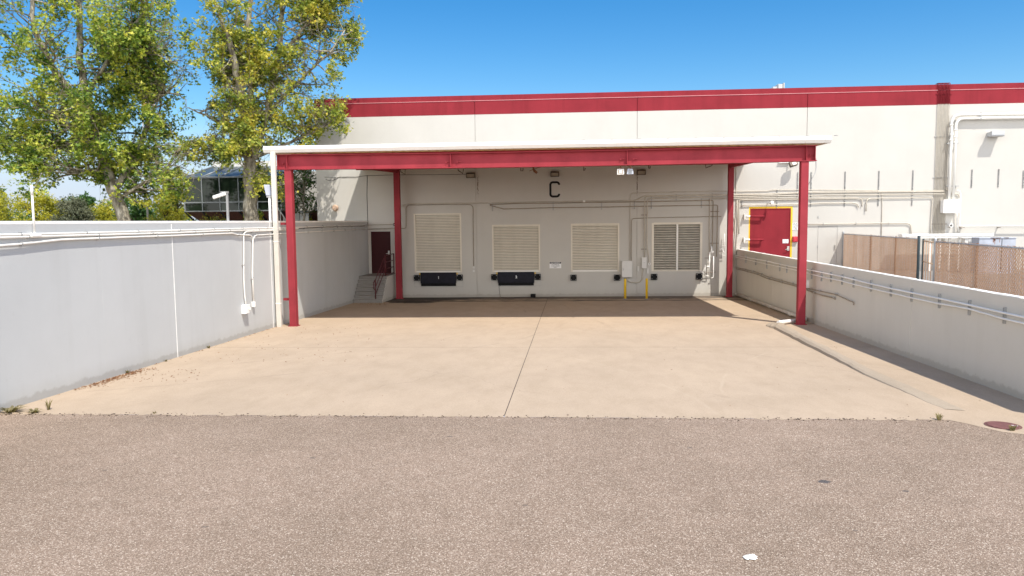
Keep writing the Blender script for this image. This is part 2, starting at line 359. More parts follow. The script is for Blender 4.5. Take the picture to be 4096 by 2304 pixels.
def glass():
    m, nt, bs = nodes_of('dark_green_mirroring_glass')
    bs.inputs['Base Color'].default_value = (0.016, 0.026, 0.016, 1); bs.inputs['Roughness'].default_value = 0.03  # dark green base stands in for trees mirrored in the panes
    bs.inputs['Specular IOR Level'].default_value = 0.3; bs.inputs['IOR'].default_value = 1.45
    bump(nt, bs, pos_noise(nt, 1.2, 2, 0.5), 0.04, 0.05); return m
M['glass'] = glass()
def roofglass():
    m, nt, bs = nodes_of('grey_roof_glass')
    bs.inputs['Base Color'].default_value = (0.075, 0.10, 0.115, 1); bs.inputs['Roughness'].default_value = 0.2
    bs.inputs['Specular IOR Level'].default_value = 0.5; return m
M['roofglass'] = roofglass()
def bark():
    m, nt, bs = nodes_of('mottled_sycamore_bark')
    n = pos_noise(nt, 5, 5, 0.6, (1, 1, 0.4))
    c = ramp(nt, n, [(0.36, (0.12, 0.10, 0.075)), (0.48, (0.24, 0.215, 0.165)), (0.58, (0.33, 0.30, 0.24)), (0.70, (0.55, 0.52, 0.44))])
    c = mixc(nt, 1.0, c, ramp(nt, pos_noise(nt, 40, 4, 0.7), [(0.3, (0.8, 0.8, 0.8)), (0.7, (1.1, 1.1, 1.1))]), 'MULTIPLY')
    L(nt, c, bs.inputs['Base Color']); bs.inputs['Roughness'].default_value = 0.9; bs.inputs['Specular IOR Level'].default_value = 0.2
    bump(nt, bs, n, 0.5, 0.03); return m
M['bark'] = bark()
M['twig'] = paint('pale_twig_bark', (0.30, 0.25, 0.18), 0.9, 0.3, 6.0, spec=0.2)
M['darkbark'] = paint('dark_bark', (0.10, 0.08, 0.06), 0.9, 0.3, 6.0, spec=0.2)
def leafmat(name, stops, trans=0.35, rough=0.55, tint=(1.25, 1.35, 0.55)):
    m, nt, bs = nodes_of(name)
    g = N(nt, 'ShaderNodeNewGeometry')
    cl_ = N(nt, 'ShaderNodeMapRange'); cl_.inputs['From Min'].default_value = 0.32; cl_.inputs['From Max'].default_value = 0.70; L(nt, pos_noise(nt, 1.15, 3, 0.6), cl_.inputs['Value'])
    fac = math_n(nt, 'ADD', math_n(nt, 'MULTIPLY', g.outputs['Random Per Island'], 0.42), math_n(nt, 'MULTIPLY', cl_.outputs[0], 0.58), True)   # whole sprays share a tone
    c = ramp(nt, fac, stops)
    L(nt, c, bs.inputs['Base Color']); bs.inputs['Roughness'].default_value = rough; bs.inputs['Specular IOR Level'].default_value = 0.35
    t = N(nt, 'ShaderNodeBsdfTranslucent'); L(nt, mixc(nt, 1.0, c, tint, 'MULTIPLY'), t.inputs['Color'])
    mx = N(nt, 'ShaderNodeMixShader'); mx.inputs[0].default_value = trans
    L(nt, bs.outputs[0], mx.inputs[1]); L(nt, t.outputs[0], mx.inputs[2])
    out = nt.nodes['Material Output']; L(nt, mx.outputs[0], out.inputs['Surface'])
    return m
M['slat'] = leafmat('brown_plastic_slat', [(0.0, (0.50, 0.315, 0.20)), (0.6, (0.60, 0.39, 0.255)), (1.0, (0.70, 0.48, 0.33))], 0.22, 0.6, (1.1, 1.0, 0.9))
M['leaf_a'] = leafmat('sycamore_leaf', [(0.0, (0.016, 0.040, 0.010)), (0.22, (0.055, 0.115, 0.020)), (0.42, (0.18, 0.265, 0.038)), (0.62, (0.40, 0.45, 0.07)), (0.84, (0.62, 0.58, 0.10)), (0.96, (0.68, 0.54, 0.05))])
M['leaf_b'] = leafmat('yellowing_sycamore_leaf', [(0.0, (0.020, 0.042, 0.010)), (0.20, (0.075, 0.125, 0.020)), (0.42, (0.25, 0.30, 0.042)), (0.62, (0.48, 0.46, 0.075)), (0.84, (0.68, 0.57, 0.10)), (0.96, (0.66, 0.46, 0.05))])
M['leaf_dark'] = leafmat('dark_green_leaf', [(0.0, (0.022, 0.061, 0.013)), (0.6, (0.054, 0.121, 0.022)), (1.0, (0.144, 0.230, 0.044))])
M['leaf_yg'] = leafmat('yellow_green_hedge_leaf', [(0.0, (0.194, 0.218, 0.024)), (0.5, (0.386, 0.364, 0.035)), (0.85, (0.597, 0.528, 0.053)), (1.0, (0.667, 0.400, 0.079))])
M['leaf_grey'] = leafmat('grey_green_cedar_needle', [(0.0, (0.075, 0.09, 0.055)), (0.6, (0.14, 0.15, 0.09)), (1.0, (0.24, 0.23, 0.15))], 0.15, 0.8)
M['weed'] = leafmat('dry_weed_blade', [(0.0, (0.12, 0.11, 0.05)), (0.6, (0.25, 0.21, 0.11)), (1.0, (0.38, 0.29, 0.17))])
M['litter'] = leafmat('dead_brown_leaf', [(0.0, (0.10, 0.045, 0.02)), (0.6, (0.24, 0.11, 0.05)), (1.0, (0.42, 0.27, 0.14))], 0.1, 0.9)

# ------------------------------------------------------------------ setting: ground sheets
def sheet(name, polys, mat):
    mb = MB()
    for p in polys: mb.face(p)
    o = mb.build(name, mat, recalc=False); tag(o, kind='structure'); return o
def gp(x, y, dz=0.0): return (x, y, gz(x, y)+dz)
sheet('ground', [[(-600, -90, 3.0), (XL-0.25, -90, 3.0), (XL-0.25, 700, 3.0), (-600, 700, 3.0)],
                 [(XL-0.25, 0.2, 1.15), (XR+0.12, 0.2, 1.15), (XR+0.12, 700, 1.15), (XL-0.25, 700, 1.15)]], M['soil'])
sheet('service_yard', [[(XR+0.12, -25.3, 1.22), (600, -25.3, 1.22), (600, 700, 1.22), (XR+0.12, 700, 1.22)]], M['conc_step'])
sheet('asphalt_road', [[gp(-10.2, -24.99, -0.004), gp(-10.2, -140, -0.004), gp(400, -140, -0.004), gp(400, -24.99, -0.004)]], M['asphalt'])
cz = MB()
def apron_poly():
    # concrete sheet cut by real joints (15 mm gaps with a dark bed below)
    J = 0.007
    xs = [(XL-0.05, -1.12-J), (-1.12+J, XR+0.05)]
    ys = [(-2.33, 0.05), (-17.05+J, -2.375), (-25.0, -17.05-J)]
    for a, b in xs:
        for c, d in ys:
            nx, ny = 10, 10
            for i in range(nx):
                for j in range(ny):
                    x0 = a+(b-a)*i/nx; x1 = a+(b-a)*(i+1)/nx; y0 = c+(d-c)*j/ny; y1 = c+(d-c)*(j+1)/ny
                    cz.face([gp(x0, y0), gp(x1, y0), gp(x1, y1), gp(x0, y1)])
    cz.face([gp(5.95, -25.0), gp(5.95, -25.001), gp(6.12, -25.25), gp(6.38, -25.75), gp(6.7, -25.92), gp(9.5, -26.0), gp(9.5, -25.0)])
    # ragged lip of the slab over the asphalt
    x = XL
    r2 = random.Random(3)
    while x < 5.9:
        w = r2.uniform(0.08, 0.35); e = r2.uniform(0.0, 1.0)**2*0.10
        cz.face([gp(x, -25.0), gp(x+w*0.3, -25.0-e), gp(x+w*0.8, -25.0-e*r2.uniform(0.3, 1)), gp(x+w, -25.0)]); x += w
apron_poly()
o = cz.build('concrete_apron', M['apron'], recalc=False); tag(o, kind='structure')
sheet('joint_bed', [[gp(XL-0.05, -24.9, -0.006), gp(XR+0.05, -24.9, -0.006), gp(XR+0.05, 0.05, -0.006), gp(XL-0.05, 0.05, -0.006)]], paint('joint_dirt', (0.06, 0.045, 0.035), 0.9, 0.3, 4.0))

# ------------------------------------------------------------------ warehouse
wh = empty('warehouse', (2, 0, 0), 'long white concrete warehouse with red parapet stripe, letter C and loading doors', 'warehouse')
def X_(x, y): return atY(x, y).x
def Z_(x, y): return atY(x, y).z
d1 = (X_(1657, 970), X_(1846, 970), 1.22, Z_(1748, 854))
d2 = (X_(1969, 990), X_(2160, 990), 1.22, Z_(2065, 898.5))
d3 = (X_(2284, 990), X_(2476.5, 990), 1.22, Z_(2380, 893.8))
d4 = (X_(2608, 990), X_(2807, 990), 1.22, Z_(2708, 891))
pd = (X_(1485.5, 1010), X_(1563.5, 1010), 1.19, Z_(1522, 926))
rd = (8.53, 10.43, 1.26, 4.20)
wd = (X_(3272, 905), X_(3350, 905), 1.26, Z_(3310, 905))
pit1 = (X_(1659, 1120), X_(1851, 1120), Z_(1750, 1146.5), 1.22)
pit2 = (X_(1968, 1120), X_(2163, 1120), Z_(2060, 1143), 1.22)
joints = [X_(1899, 440), X_(2549, 440), 11.09]
XW0, XW1, ZBASE = -12.6, 36.0, -0.15
Jw = 0.014
opens = [(*d1, 0.10, False), (*d2, 0.10, False), (*d3, 0.10, False), (*d4, 0.16, False), (*pd, 0.08, False), (*rd, 0.06, False), (*wd, 0.025, False)]
for j in joints: opens.append((j-Jw, j+Jw, ZBASE, BAND, 0.03, True))
xs = sorted({XW0, XW1} | {o[0] for o in opens} | {o[1] for o in opens})
zs = sorted({ZBASE, BAND} | {o[2] for o in opens} | {o[3] for o in opens})
wmb = MB()
for i in range(len(xs)-1):
    for j in range(len(zs)-1):
        cx, czz = (xs[i]+xs[i+1])/2, (zs[j]+zs[j+1])/2
        if any(o[0] < cx < o[1] and o[2] < czz < o[3] for o in opens): continue
        wmb.face([(xs[i], 0, zs[j]), (xs[i+1], 0, zs[j]), (xs[i+1], 0, zs[j+1]), (xs[i], 0, zs[j+1])])
for x0, x1, z0, z1, dp, back in opens:
    wmb.face([(x0, 0, z0), (x0, 0, z1), (x0, dp, z1), (x0, dp, z0)]); wmb.face([(x1, 0, z0), (x1, dp, z0), (x1, dp, z1), (x1, 0, z1)])
    wmb.face([(x0, 0, z1), (x1, 0, z1), (x1, dp, z1), (x0, dp, z1)]); wmb.face([(x0, 0, z0), (x0, dp, z0), (x1, dp, z0), (x1, 0, z0)])
    if back: wmb.face([(x0, dp, z0), (x1, dp, z0), (x1, dp, z1), (x0, dp, z1)])
wmb.face([(XW0, 0, ZBASE), (XW0, 0, BAND), (XW0, 45, BAND), (XW0, 45, ZBASE)])
wmb.face([(XW1, 0, ZBASE), (XW1, 45, ZBASE), (XW1, 45, BAND), (XW1, 0, BAND)])
wmb.face([(XW0, 45, ZBASE), (XW1, 45, ZBASE), (XW1, 45, BAND), (XW0, 45, BAND)])
wmb.build('wall', M['wall'], wh, recalc=False)
st = MB()
zl = ROOF-0.26
segs = [XW0-0.0] + joints + [XW1]
for i in range(len(segs)-1):
    a = segs[i] + (Jw if i else 0); b = segs[i+1] - (Jw if i < len(segs)-2 else 0)
    st.box(a, b, -0.004, 0.30, BAND, zl)
st.box(XW0, XW1, 0.03, 0.30, BAND+0.002, zl-0.002)
st.box(XW0, XW0+0.30, 0.302, 45, BAND, ROOF)
st.build('red_stripe', M['red'], wh)
cp = MB(); cp.box(XW0, XW1, 0.022, 0.32, zl, ROOF); cp.build('parapet_top', M['red'], wh)
lg = MB(); lg.box(XW0-0.01, XW1, -0.022, 0.02, zl-0.016, zl+0.012)
lg.build('parapet_ledge', paint('ledge_highlight_pink', (0.52, 0.20, 0.21), 0.4, 0.1, 3.0), wh)  # paler pink paints a sunlit highlight along the ledge
rf = MB(); rf.box(XW0+0.31, XW1-0.1, 0.33, 44.9, 9.1, 9.25); rf.build('roof', M['cabinet'], wh)

def door_frame(d, w=0.075, name='door_frame', parent=None, sill=True):
    x0, x1, z0, z1 = d; m = MB()
    m.box(x0-0.004, x0+w, -0.012, 0.07, z0, z1); m.box(x1-w, x1+0.004, -0.012, 0.07, z0, z1); m.box(x0+w, x1-w, -0.012, 0.07, z1-w, z1+0.004)
    return m.build(name, M['door'], parent)
def roller_door(d, label):
    x0, x1, z0, z1 = d; w = 0.075
    m = MB(); a, b = x0+w, x1-w; z = z0+0.09; pitch = 0.078; pts = []
    while z < z1-w:
        for t, yy in ((0.0, 0.100), (0.26, 0.100), (0.30, 0.046), (0.62, 0.038), (0.96, 0.050)):
            pts.append((yy, min(z+t*pitch, z1-w)))
        z += pitch
    n = len(m.v)
    for yy, zz in pts: m.v += [(a, yy, zz), (b, yy, zz)]
    for i in range(len(pts)-1): m.f.append((n+2*i, n+2*i+1, n+2*i+3, n+2*i+2)); m.sm.append(False); m.mi.append(1 if i % 5 in (0, 4) else 0)
    m.face([(a, 0.11, z0), (b, 0.11, z0), (b, 0.11, z1), (a, 0.11, z1)])
    o = m.build('roller_door', [M['door'], M['groove_shade']], wh, recalc=False); o['label'] = label
    door_frame(d, w, parent=o)
    bb = MB(); bb.box(a, b, 0.035, 0.09, z0+0.004, z0+0.088); bb.build('bottom_bar', M['trim'], o)
    return o
roller_door(d1, 'taller cream roller door above dock plate 1')
r2o = roller_door(d2, 'cream roller door above dock plate 2')
roller_door(d3, 'cream roller door right of the no parking sign')
# louvre
x0, x1, z0, z1 = d4; w = 0.085
lv = MB(); lv.box(x0-0.02, x0+w, -0.02, 0.15, z0, z1); lv.box(x1-w, x1+0.02, -0.02, 0.15, z0, z1); lv.box(x0+w, x1-w, -0.02, 0.15, z1-w, z1+0.02); lv.box(x0+w, x1-w, -0.02, 0.15, z0, z0+0.05)
lo = lv.build('louver_vent', M['door'], wh); lo['label'] = 'wide double louver vent in the fourth opening'
xm = (x0+x1)/2+0.02
mm = MB(); mm.box(xm-0.04, xm+0.04, -0.016, 0.148, z0+0.05, z1-w); mm.build('mullion', M['trim'], lo)
for a, b in ((x0+w, xm-0.04), (xm+0.04, x1-w)):
    m = MB(); nb = 19; hh = (z1-w-z0-0.05)/nb
    for i in range(nb):
        zc = z0+0.05+hh*(i+0.5)
        m.obox(((a+b)/2, 0.055, zc), ((b-a)/2, 0, 0), (0, 0.050, 0.036), (0, -0.003, 0.004))
        m.box(a, b, -0.018, -0.004, zc-0.062, zc-0.022)
    m.build('louver_blades', M['blade'], lo)
bk = MB(); bk.box(x0, x1, 0.158, 0.17, z0, z1); bk.build('backing', M['rubber'], lo)
# landing door
x0, x1, z0, z1 = pd
m = MB(); m.box(x0+0.03, x1-0.03, 0.03, 0.078, z0+0.01, z1-0.03); pdo = m.build('door', M['maroon'], wh); pdo['label'] = 'dark maroon door at the top of the steps'
m = MB(); m.box(x0, x0+0.03, 0.005, 0.079, z0, z1); m.box(x1-0.03, x1, 0.005, 0.079, z0, z1); m.box(x0+0.03, x1-0.03, 0.005, 0.079, z1-0.03, z1); m.build('door_frame', M['maroon'], pdo)
hx = X_(1555, 1012); hz = Z_(1555, 1010)
m = MB(); m.box(hx-0.04, hx+0.04, 0.012, 0.028, hz-0.09, hz+0.09); m.tube([(hx, 0.02, hz-0.05), (hx, -0.04, hz-0.05), (hx-0.13, -0.04, hz-0.055)], 0.014); m.build('handle', M['steel'], pdo)
# red door beyond the right wall
x0, x1, z0, z1 = rd
m = MB(); m.box(x0+0.05, x1-0.05, 0.012, 0.055, z0+0.01, z1-0.05); rdo = m.build('door', M['red'], wh); rdo['label'] = 'wide red door with yellow painted surround'
m = MB(); m.box(x0, x0+0.05, -0.006, 0.058, z0, z1); m.box(x1-0.05, x1, -0.006, 0.058, z0, z1); m.box(x0+0.05, x1-0.05, -0.006, 0.058, z1-0.05, z1); m.build('door_frame', M['red'], rdo)
m = MB(); m.box(x0-0.055, x0-0.001, -0.004, 0.001, z0, z1+0.085); m.box(x1+0.001, x1+0.085, -0.004, 0.001, z0, z1+0.085); m.box(x0-0.001, x1+0.001, -0.004, 0.001, z1+0.001, z1+0.085); m.build('yellow_border', M['yellow'], rdo)
for yy in (865, 958):
    zz = Z_(3010, yy)
    m = MB(); m.tube([(8.28, -0.10, zz), (8.30, -0.14, zz), (9.15, -0.14, zz-0.01)], 0.045, 8); m.box(9.05, 9.12, -0.14, 0.011, zz-0.03, zz+0.02)
    m.build('hinge_arm', M['red'] , rdo)
    m = MB(); m.tube([(8.27, -0.14, zz), (8.50, -0.14, zz)], 0.049, 8); m.box(8.22, 8.27, -0.2, -0.001, zz-0.10, zz+0.10); m.build('hinge_sleeve', M['trim'], rdo)
hz = Z_(3152, 994); hx = X_(3152, 994)
m = MB(); m.box(hx-0.05, hx+0.05, -0.03, 0.011, hz-0.10, hz+0.11); m.tube([(hx, -0.02, hz-0.02), (hx, -0.09, hz-0.02), (hx-0.16, -0.09, hz-0.05)], 0.018); m.build('handle', M['steel'], rdo)
# flush white door
x0, x1, z0, z1 = wd
m = MB(); m.box(x0+0.012, x1-0.012, 0.004, 0.024, z0, z1-0.012); wdo = m.build('door', M['wall'], wh); wdo['label'] = 'flush white door beside the fence'
m = MB(); m.box(x1-0.12, x1-0.07, -0.05, 0.003, 2.25, 2.45); m.build('handle', M['steel'], wdo)
for zz in (4.05-0.35, 2.3): 
    m = MB(); m.box(x0-0.02, x0+0.02, -0.02, 0.002, zz, zz+0.12); m.build('hinge', M['strut'], wdo)
# painted letter
ca, cb = atY(2197, 725), atY(2241, 790)
cx0, cx1, ch0, ch1 = ca.x, cb.x, cb.z, ca.z; sw = 0.105
path = []; rc = 0.12
xl, xr, zb, zt = cx0+sw/2, cx1-sw/2, ch0+sw/2, ch1-sw/2
path.append((xr, zt-0.13))
def arc(cx, czz, r, a0, a1, n=7): return [(cx+r*math.cos(R(a0+(a1-a0)*i/n)), czz+r*math.sin(R(a0+(a1-a0)*i/n))) for i in range(n+1)]
path += arc(xr-rc, zt-rc, rc, 0, 90) + arc(xl+rc, zt-rc, rc, 90, 180) + arc(xl+rc, zb+rc, rc, 180, 270) + arc(xr-rc, zb+rc, rc, 270, 360) + [(xr, zb+0.13)]
m = MB(); Lp, Rp = [], []
for i, (a, b) in enumerate(path):
    p0 = path[max(i-1, 0)]; p1 = path[min(i+1, len(path)-1)]; tx, tz = p1[0]-p0[0], p1[1]-p0[1]; l = math.hypot(tx, tz); nx, nz = -tz/l, tx/l
    Lp.append((a+nx*sw/2, -0.004, b+nz*sw/2)); Rp.append((a-nx*sw/2, -0.004, b-nz*sw/2))
for i in range(len(path)-1): m.face([Lp[i], Lp[i+1], Rp[i+1], Rp[i]])
lc = m.build('painted_letter', M['black'], wh, recalc=False); lc['label'] = 'black painted letter C'
# ------------------------------------------------------------------ dock plates, bumpers
def dock_plate(px0, px1, py0, py1, num, label, pit):
    a = atY(px0, py0, -0.05); b = atY(px1, py1, -0.05)
    e = empty('dock_leveler', ((a.x+b.x)/2, -0.05, b.z), label, 'dock leveler', 'dock levelers under the roller doors')
    m = MB(); m.box(a.x, b.x, -0.10, -0.003, b.z+0.14, a.z); m.build('lip_plate', M['navy'], e, bevel=0.008)
    m = MB(); m.box(a.x+0.02, b.x-0.02, -0.06, -0.003, b.z, b.z+0.138)
    for i in range(7): 
        x = a.x+0.1+(b.x-a.x-0.2)*i/6; m.box(x-0.02, x+0.02, -0.085, -0.061, b.z+0.02, b.z+0.138)
    m.build('hinge_beam', M['rubber'], e)
    m = MB(); lettering(m, num, (a.x+b.x)/2+0.02, -0.1035, (a.z+b.z)/2+0.09, 0.13, 0.02); m.build('number', M['whitetxt'], e, recalc=False)
    for x in (a.x-0.075, b.x+0.02): 
        m = MB(); m.box(x-0.0, x+0.055, -0.03, -0.003, a.z-0.11, a.z-0.02); m.build('yellow_marker', M['yellow'], e)
    m = MB(); t = 0.012
    m.box(pit[0]-t, pit[0], -0.01, -0.001, pit[2], 1.12); m.box(pit[1], pit[1]+t, -0.01, -0.001, pit[2], 1.12); m.box(pit[0]-t, pit[1]+t, -0.01, -0.001, pit[2]-t, pit[2])
    m.build('pit_frame', M['strut'], e)
    return e
dock_plate(1682, 1825, 1090.5, 1144, '1', 'black dock plate marked 1 below the tall roller door', pit1)
dock_plate(1991, 2137, 1088, 1141.5, '2', 'dark navy dock plate marked 2 with scratch marks', pit2)
bmp = None
for (a0, a1, b0, b1), lab in [((1655.5, 1681, 1100, 1124), 'black rubber bumper left of dock plate 1'), ((1827, 1850.6, 1098.5, 1122.5), 'black rubber bumper right of dock plate 1'),
        ((1966, 1989, 1097, 1121.5), 'black rubber bumper left of dock plate 2'), ((2140, 2162, 1095.5, 1120), 'black rubber bumper right of dock plate 2'),
        ((2282, 2306, 1098, 1123.4), 'black rubber bumper under left corner of the third roller door'), ((2456, 2480, 1097.5, 1123), 'black rubber bumper beside the grey electrical cabinet'),
        ((2602.8, 2629.7, 1095, 1120), 'black rubber bumper under left corner of the louver vent'), ((2782, 2811, 1093.4, 1118.6), 'half sunlit black rubber bumper under right corner of the louver vent')]:
    p = atY((a0+a1)/2, b1, -0.06)
    if bmp is None:
        bmp = empty('dock_bumper', p, lab, 'dock bumper', 'rubber dock bumpers'); base = Vector(p)
        m = MB(); 
        for i in range(6): m.box(p.x-0.15+i*0.0505, p.x-0.15+i*0.0505+0.046, -0.12, -0.004, p.z+0.012, p.z+0.30)
        m.build('rubber_block', M['rubber'], bmp)
        for s in (-1, 1):
            for h in (0.06, 0.25): m = MB(); m.tube([(p.x+0.11*s, -0.118, p.z+h), (p.x+0.11*s, -0.135, p.z+h)], 0.02, 8); m.build('bolt', M['strut'], bmp)
    else: copy_thing(bmp, p-base, lab)

# ------------------------------------------------------------------ canopy
can = empty('loading_canopy', (-1, -6.3, 0), 'flat white roofed steel canopy on red posts over the loading dock', 'canopy')
XC0, XC1 = -10.26, 8.22
m = MB()
yf, yb, zf, zbk = -12.10, -0.03, 6.24, 6.47
npl = 60; hh = 0.035
for i in range(npl):       # ribbed deck
    xa = XC0+(XC1-XC0)*i/npl; xb = XC0+(XC1-XC0)*(i+1)/npl; q = (xb-xa)/4
    prof = [(xa, 0), (xa+q, 0), (xa+q*1.4, -hh), (xb-q*1.4, -hh), (xb-q, 0), (xb, 0)]
    for (p, zp), (r_, zr_) in zip(prof[:-1], prof[1:]): m.face([(p, yf, zf+zp), (r_, yf, zf+zr_), (r_, yb, zbk+zr_), (p, yb, zbk+zp)])
m.build('roof_deck', paint('tan_bounce_underside', (0.82, 0.63, 0.34), 0.7, 0.06, 1.0), can, recalc=False)  # unseen underside, tan added to bounce warm light onto the dock wall
m = MB(); m.box(XC0, XC1, yf, yb, 0, 0.02)
m.v = [(x, y, z+zf+0.012+(zbk-zf)*(y-yf)/(yb-yf)) for x, y, z in m.v]
m.build('roof_bounce_damper', paint('bounce_damping_grey', (0.22, 0.21, 0.20), 0.9, 0.2, 1.0), can)  # unseen grey sheet, added to cut sunlight bouncing up the warehouse wall
m = MB()
gut = [(-12.08, 6.285), (-12.235, 6.30), (-12.30, 6.19), (-12.225, 6.085), (-12.08, 6.08)]
cuts = [XC0, atY(1764, 600, -12.25).x, atY(2466, 590, -12.25).x, atY(3223, 550, -12.25).x, atY(3300, 550, -12.25).x, XC1]
for a, b in zip(cuts[:-1], cuts[1:]): m.prism_x(gut, a+0.004, b-0.004)
m.prism_x([(-12.09, 6.275), (-12.225, 6.285), (-12.285, 6.19), (-12.215, 6.095), (-12.09, 6.09)], XC0+0.01, XC1-0.01)
go = m.build('gutter', M['white'], can)
for i in range(10):
    x = atY(2330+i*112, 560, -12.2).x; m = MB(); m.box(x, x+0.09, -12.25, -12.14, 6.304, 6.316); m.build('gutter_strap', M['strut'], go)
for xx in (XC0-0.004, XC1+0.001):
    m = MB(); n = 8
    for k, (y, z0, z1) in enumerate(((yf, 6.09, 6.27), (yb, 6.32, 6.50))): m.v += [(xx, y, z0), (xx+0.003, y, z0), (xx+0.003, y, z1), (xx, y, z1)]
    for q in ((0, 1, 2, 3), (7, 6, 5, 4), (0, 4, 5, 1), (1, 5, 6, 2), (2, 6, 7, 3), (3, 7, 4, 0)): m.f.append(q); m.sm.append(False); m.mi.append(0)
    m.build('edge_flashing', M['trim'], can)
# front beam: I section
BX0, BX1, BZ0, BZ1 = -9.88, 7.82, 5.53, 6.03
def sag(x): return -0.045*(1-((x-(BX0+BX1)/2)/((BX1-BX0)/2))**2)
m = MB(); ns = 12
for i in range(ns):
    a = BX0+(BX1-BX0)*i/ns; b = BX0+(BX1-BX0)*(i+1)/ns; za, zb2 = sag(a), sag(b)
    for y0, y1, z0, z1 in ((-12.15, -11.85, BZ0, BZ0+0.024), (-12.15, -11.85, BZ1-0.024, BZ1), (-12.012, -11.988, BZ0+0.024, BZ1-0.024)):
        n = len(m.v)
        m.v += [(a, y0, z0+za), (b, y0, z0+zb2), (b, y1, z0+zb2), (a, y1, z0+za), (a, y0, z1+za), (b, y0, z1+zb2), (b, y1, z1+zb2), (a, y1, z1+za)]
        for q in ((3, 2, 1, 0), (4, 5, 6, 7), (0, 1, 5, 4), (2, 3, 7, 6)) + (((3, 0, 4, 7),) if i == 0 else ()) + (((1, 2, 6, 5),) if i == ns-1 else ()): m.f.append(tuple(n+k for k in q)); m.sm.append(False); m.mi.append(0)
bo = m.build('front_beam', M['steelred'], can)
for x in (-9.84, -9.52, -3.96, 1.83, 7.50, 7.77):
    m = MB(); m.box(x-0.008, x+0.008, -12.145, -12.0125, BZ0+0.0242+sag(x), BZ1-0.0242+sag(x)); m.build('stiffener_plate', M['steelred'], bo)
for x in (-9.68, -4.12, -3.75, 1.62, 2.04, 7.64):
    m = MB(); zz = 5.73+sag(x); m.tube([(x, -12.01, zz), (x, -12.06, zz)], 0.026, 8); m.tube([(x, -12.04, zz), (x+0.13, -12.05, zz+0.01)], 0.009, 5); m.build('bolt', M['steelred'], bo)
# rafters, purlins, rear beam
for y in (-9.9, -7.8, -5.7, -3.6, -1.5):
    zz = zf+(zbk-zf)*(y-yf)/(yb-yf)-0.04
    m = MB(); m.box(XC0+0.1, XC1-0.1, y-0.03, y+0.03, zz-0.2, zz-0.003); m.build('purlin', M['steelred'], can)
m = MB(); m.box(-8.9, 7.8, -0.72, -0.50, 6.36, 6.385); m.box(-8.9, 7.8, -0.62, -0.60, 6.387, 6.41); m.build('rear_beam', M['steelred'], can)
for xa, xb in ((-9.5, -8.4), (7.46, 7.46)):
    m = MB()
    for t in range(8):
        y0 = -11.84+t*11.1/8; y1 = -11.84+(t+1)*11.1/8; x0 = xa+(xb-xa)*t/8; x1 = xa+(xb-xa)*(t+1)/8
        m.obox(((x0+x1)/2, (y0+y1)/2, 5.97+(y0+11.84)*0.022), ((0.07), 0, 0), ((x1-x0)/2, (y1-y0)/2, 0.015), (0, 0, 0.10))
    m.build('side_beam', M['steelred'], can)
# posts
def post(x0, x1, y0, y1, ztop, lab=None):
    m = MB(); zb3 = gz((x0+x1)/2, (y0+y1)/2)-0.02; m.box(x0, x1, y0, y1, zb3, ztop)
    o = m.build('post', M['steelred'], can, bevel=0.012)
    m = MB(); m.box(x0-0.04, x1+0.04, y0-0.04, y1+0.04, zb3+0.01, zb3+0.045); m.build('base_plate', M['steelred'], o)
    return o
post(-9.62, -9.38, -12.12, -11.88, BZ0-0.003); post(7.345, 7.585, -12.12, -11.88, BZ0-0.003)
post(-8.55, -8.26, -0.74, -0.50, 6.357); post(7.33, 7.575, -0.86, -0.62, 6.357)
for yy in (895, 1197):
    a = atY(1120, yy, -11.95)
    m = MB(); m.box(-9.86, -9.622, -11.98, -11.92, a.z-0.04, a.z+0.04); m.build('pipe_bracket', M['steelred'], can)
m = MB()
dxx = -9.93
m.box(dxx-0.085, dxx+0.075, -12.29, -12.17, gz(dxx, -12.2)-0.01, 6.084)
dso = m.build('downspout', M['cream'], can, bevel=0.012)
for a0, zz in ((0, 1.0), (0, 3.1)):
    m = MB(); m.box(dxx-0.09, dxx+0.08, -12.295, -12.165, zz, zz+0.03); m.build('strap', M['trim'], dso)

# ------------------------------------------------------------------ retaining walls
lw = empty('retaining_wall', (XL-0.15, -18, 0), 'tall pale grey concrete retaining wall along the left side of the dock', 'wall')
m = MB(); m.box(XL-0.30, XL, -60, -0.003, -0.25, ZL-0.001)
m.build('wall_panel', M['lwall'], lw, bevel=0.008)
m = MB(); m.box(XL-0.295, XL+0.003, -60, -0.004, ZL-0.06, ZL+0.004); m.build('coping', M['white'], lw, bevel=0.006)  # white colour paints the sunlit top of the tall wall
for px, py in ((700, 1200), (1088, 1150)):
    y = atX(px, py, XL).y; m = MB(); rr = random.Random(int(px)); z = gz(XL, y)
    while z < ZL-0.06:
        h = rr.uniform(0.08, 0.3); w = rr.uniform(0.009, 0.017); m.box(XL-0.005, XL+rr.uniform(0.004, 0.008), y-w, y+w, z, min(z+h, ZL-0.07)); z += h
    m.build('joint_sealant', M['white'], lw)
for px, py in ((410, 1150), (1115, 1050)):
    y = atX(px, py, XL).y; m = MB(); m.box(XL-0.01, XL+0.0015, y-0.006, y+0.006, gz(XL, y), ZL-0.06); m.build('hairline_joint', M['lwall'], lw)
rw = empty('retaining_wall', (XR+0.1, -12, 0), 'lower cream concrete retaining wall along the right side of the dock', 'wall')
m = MB()
ws = [-25.3, atX(3645, 1190, XR).y, atX(3090, 1150, XR).y, -0.003]
for a, b in zip(ws[:-1], ws[1:]): m.box(XR, XR+0.18, a+0.006, b-0.006, -0.2, ZR)
m.box(XR+0.02, XR+0.17, -25.2, -0.01, -0.2, ZR-0.02)
m.build('wall_panel', M['rwall'], rw, bevel=0.01)
m = MB(); m.box(XR+0.181, 60, -25.29, -25.12, 0.2, 1.4); m.build('return_wall', M['rwall'], rw)
rr = random.Random(11); m = MB(); y = -25.2
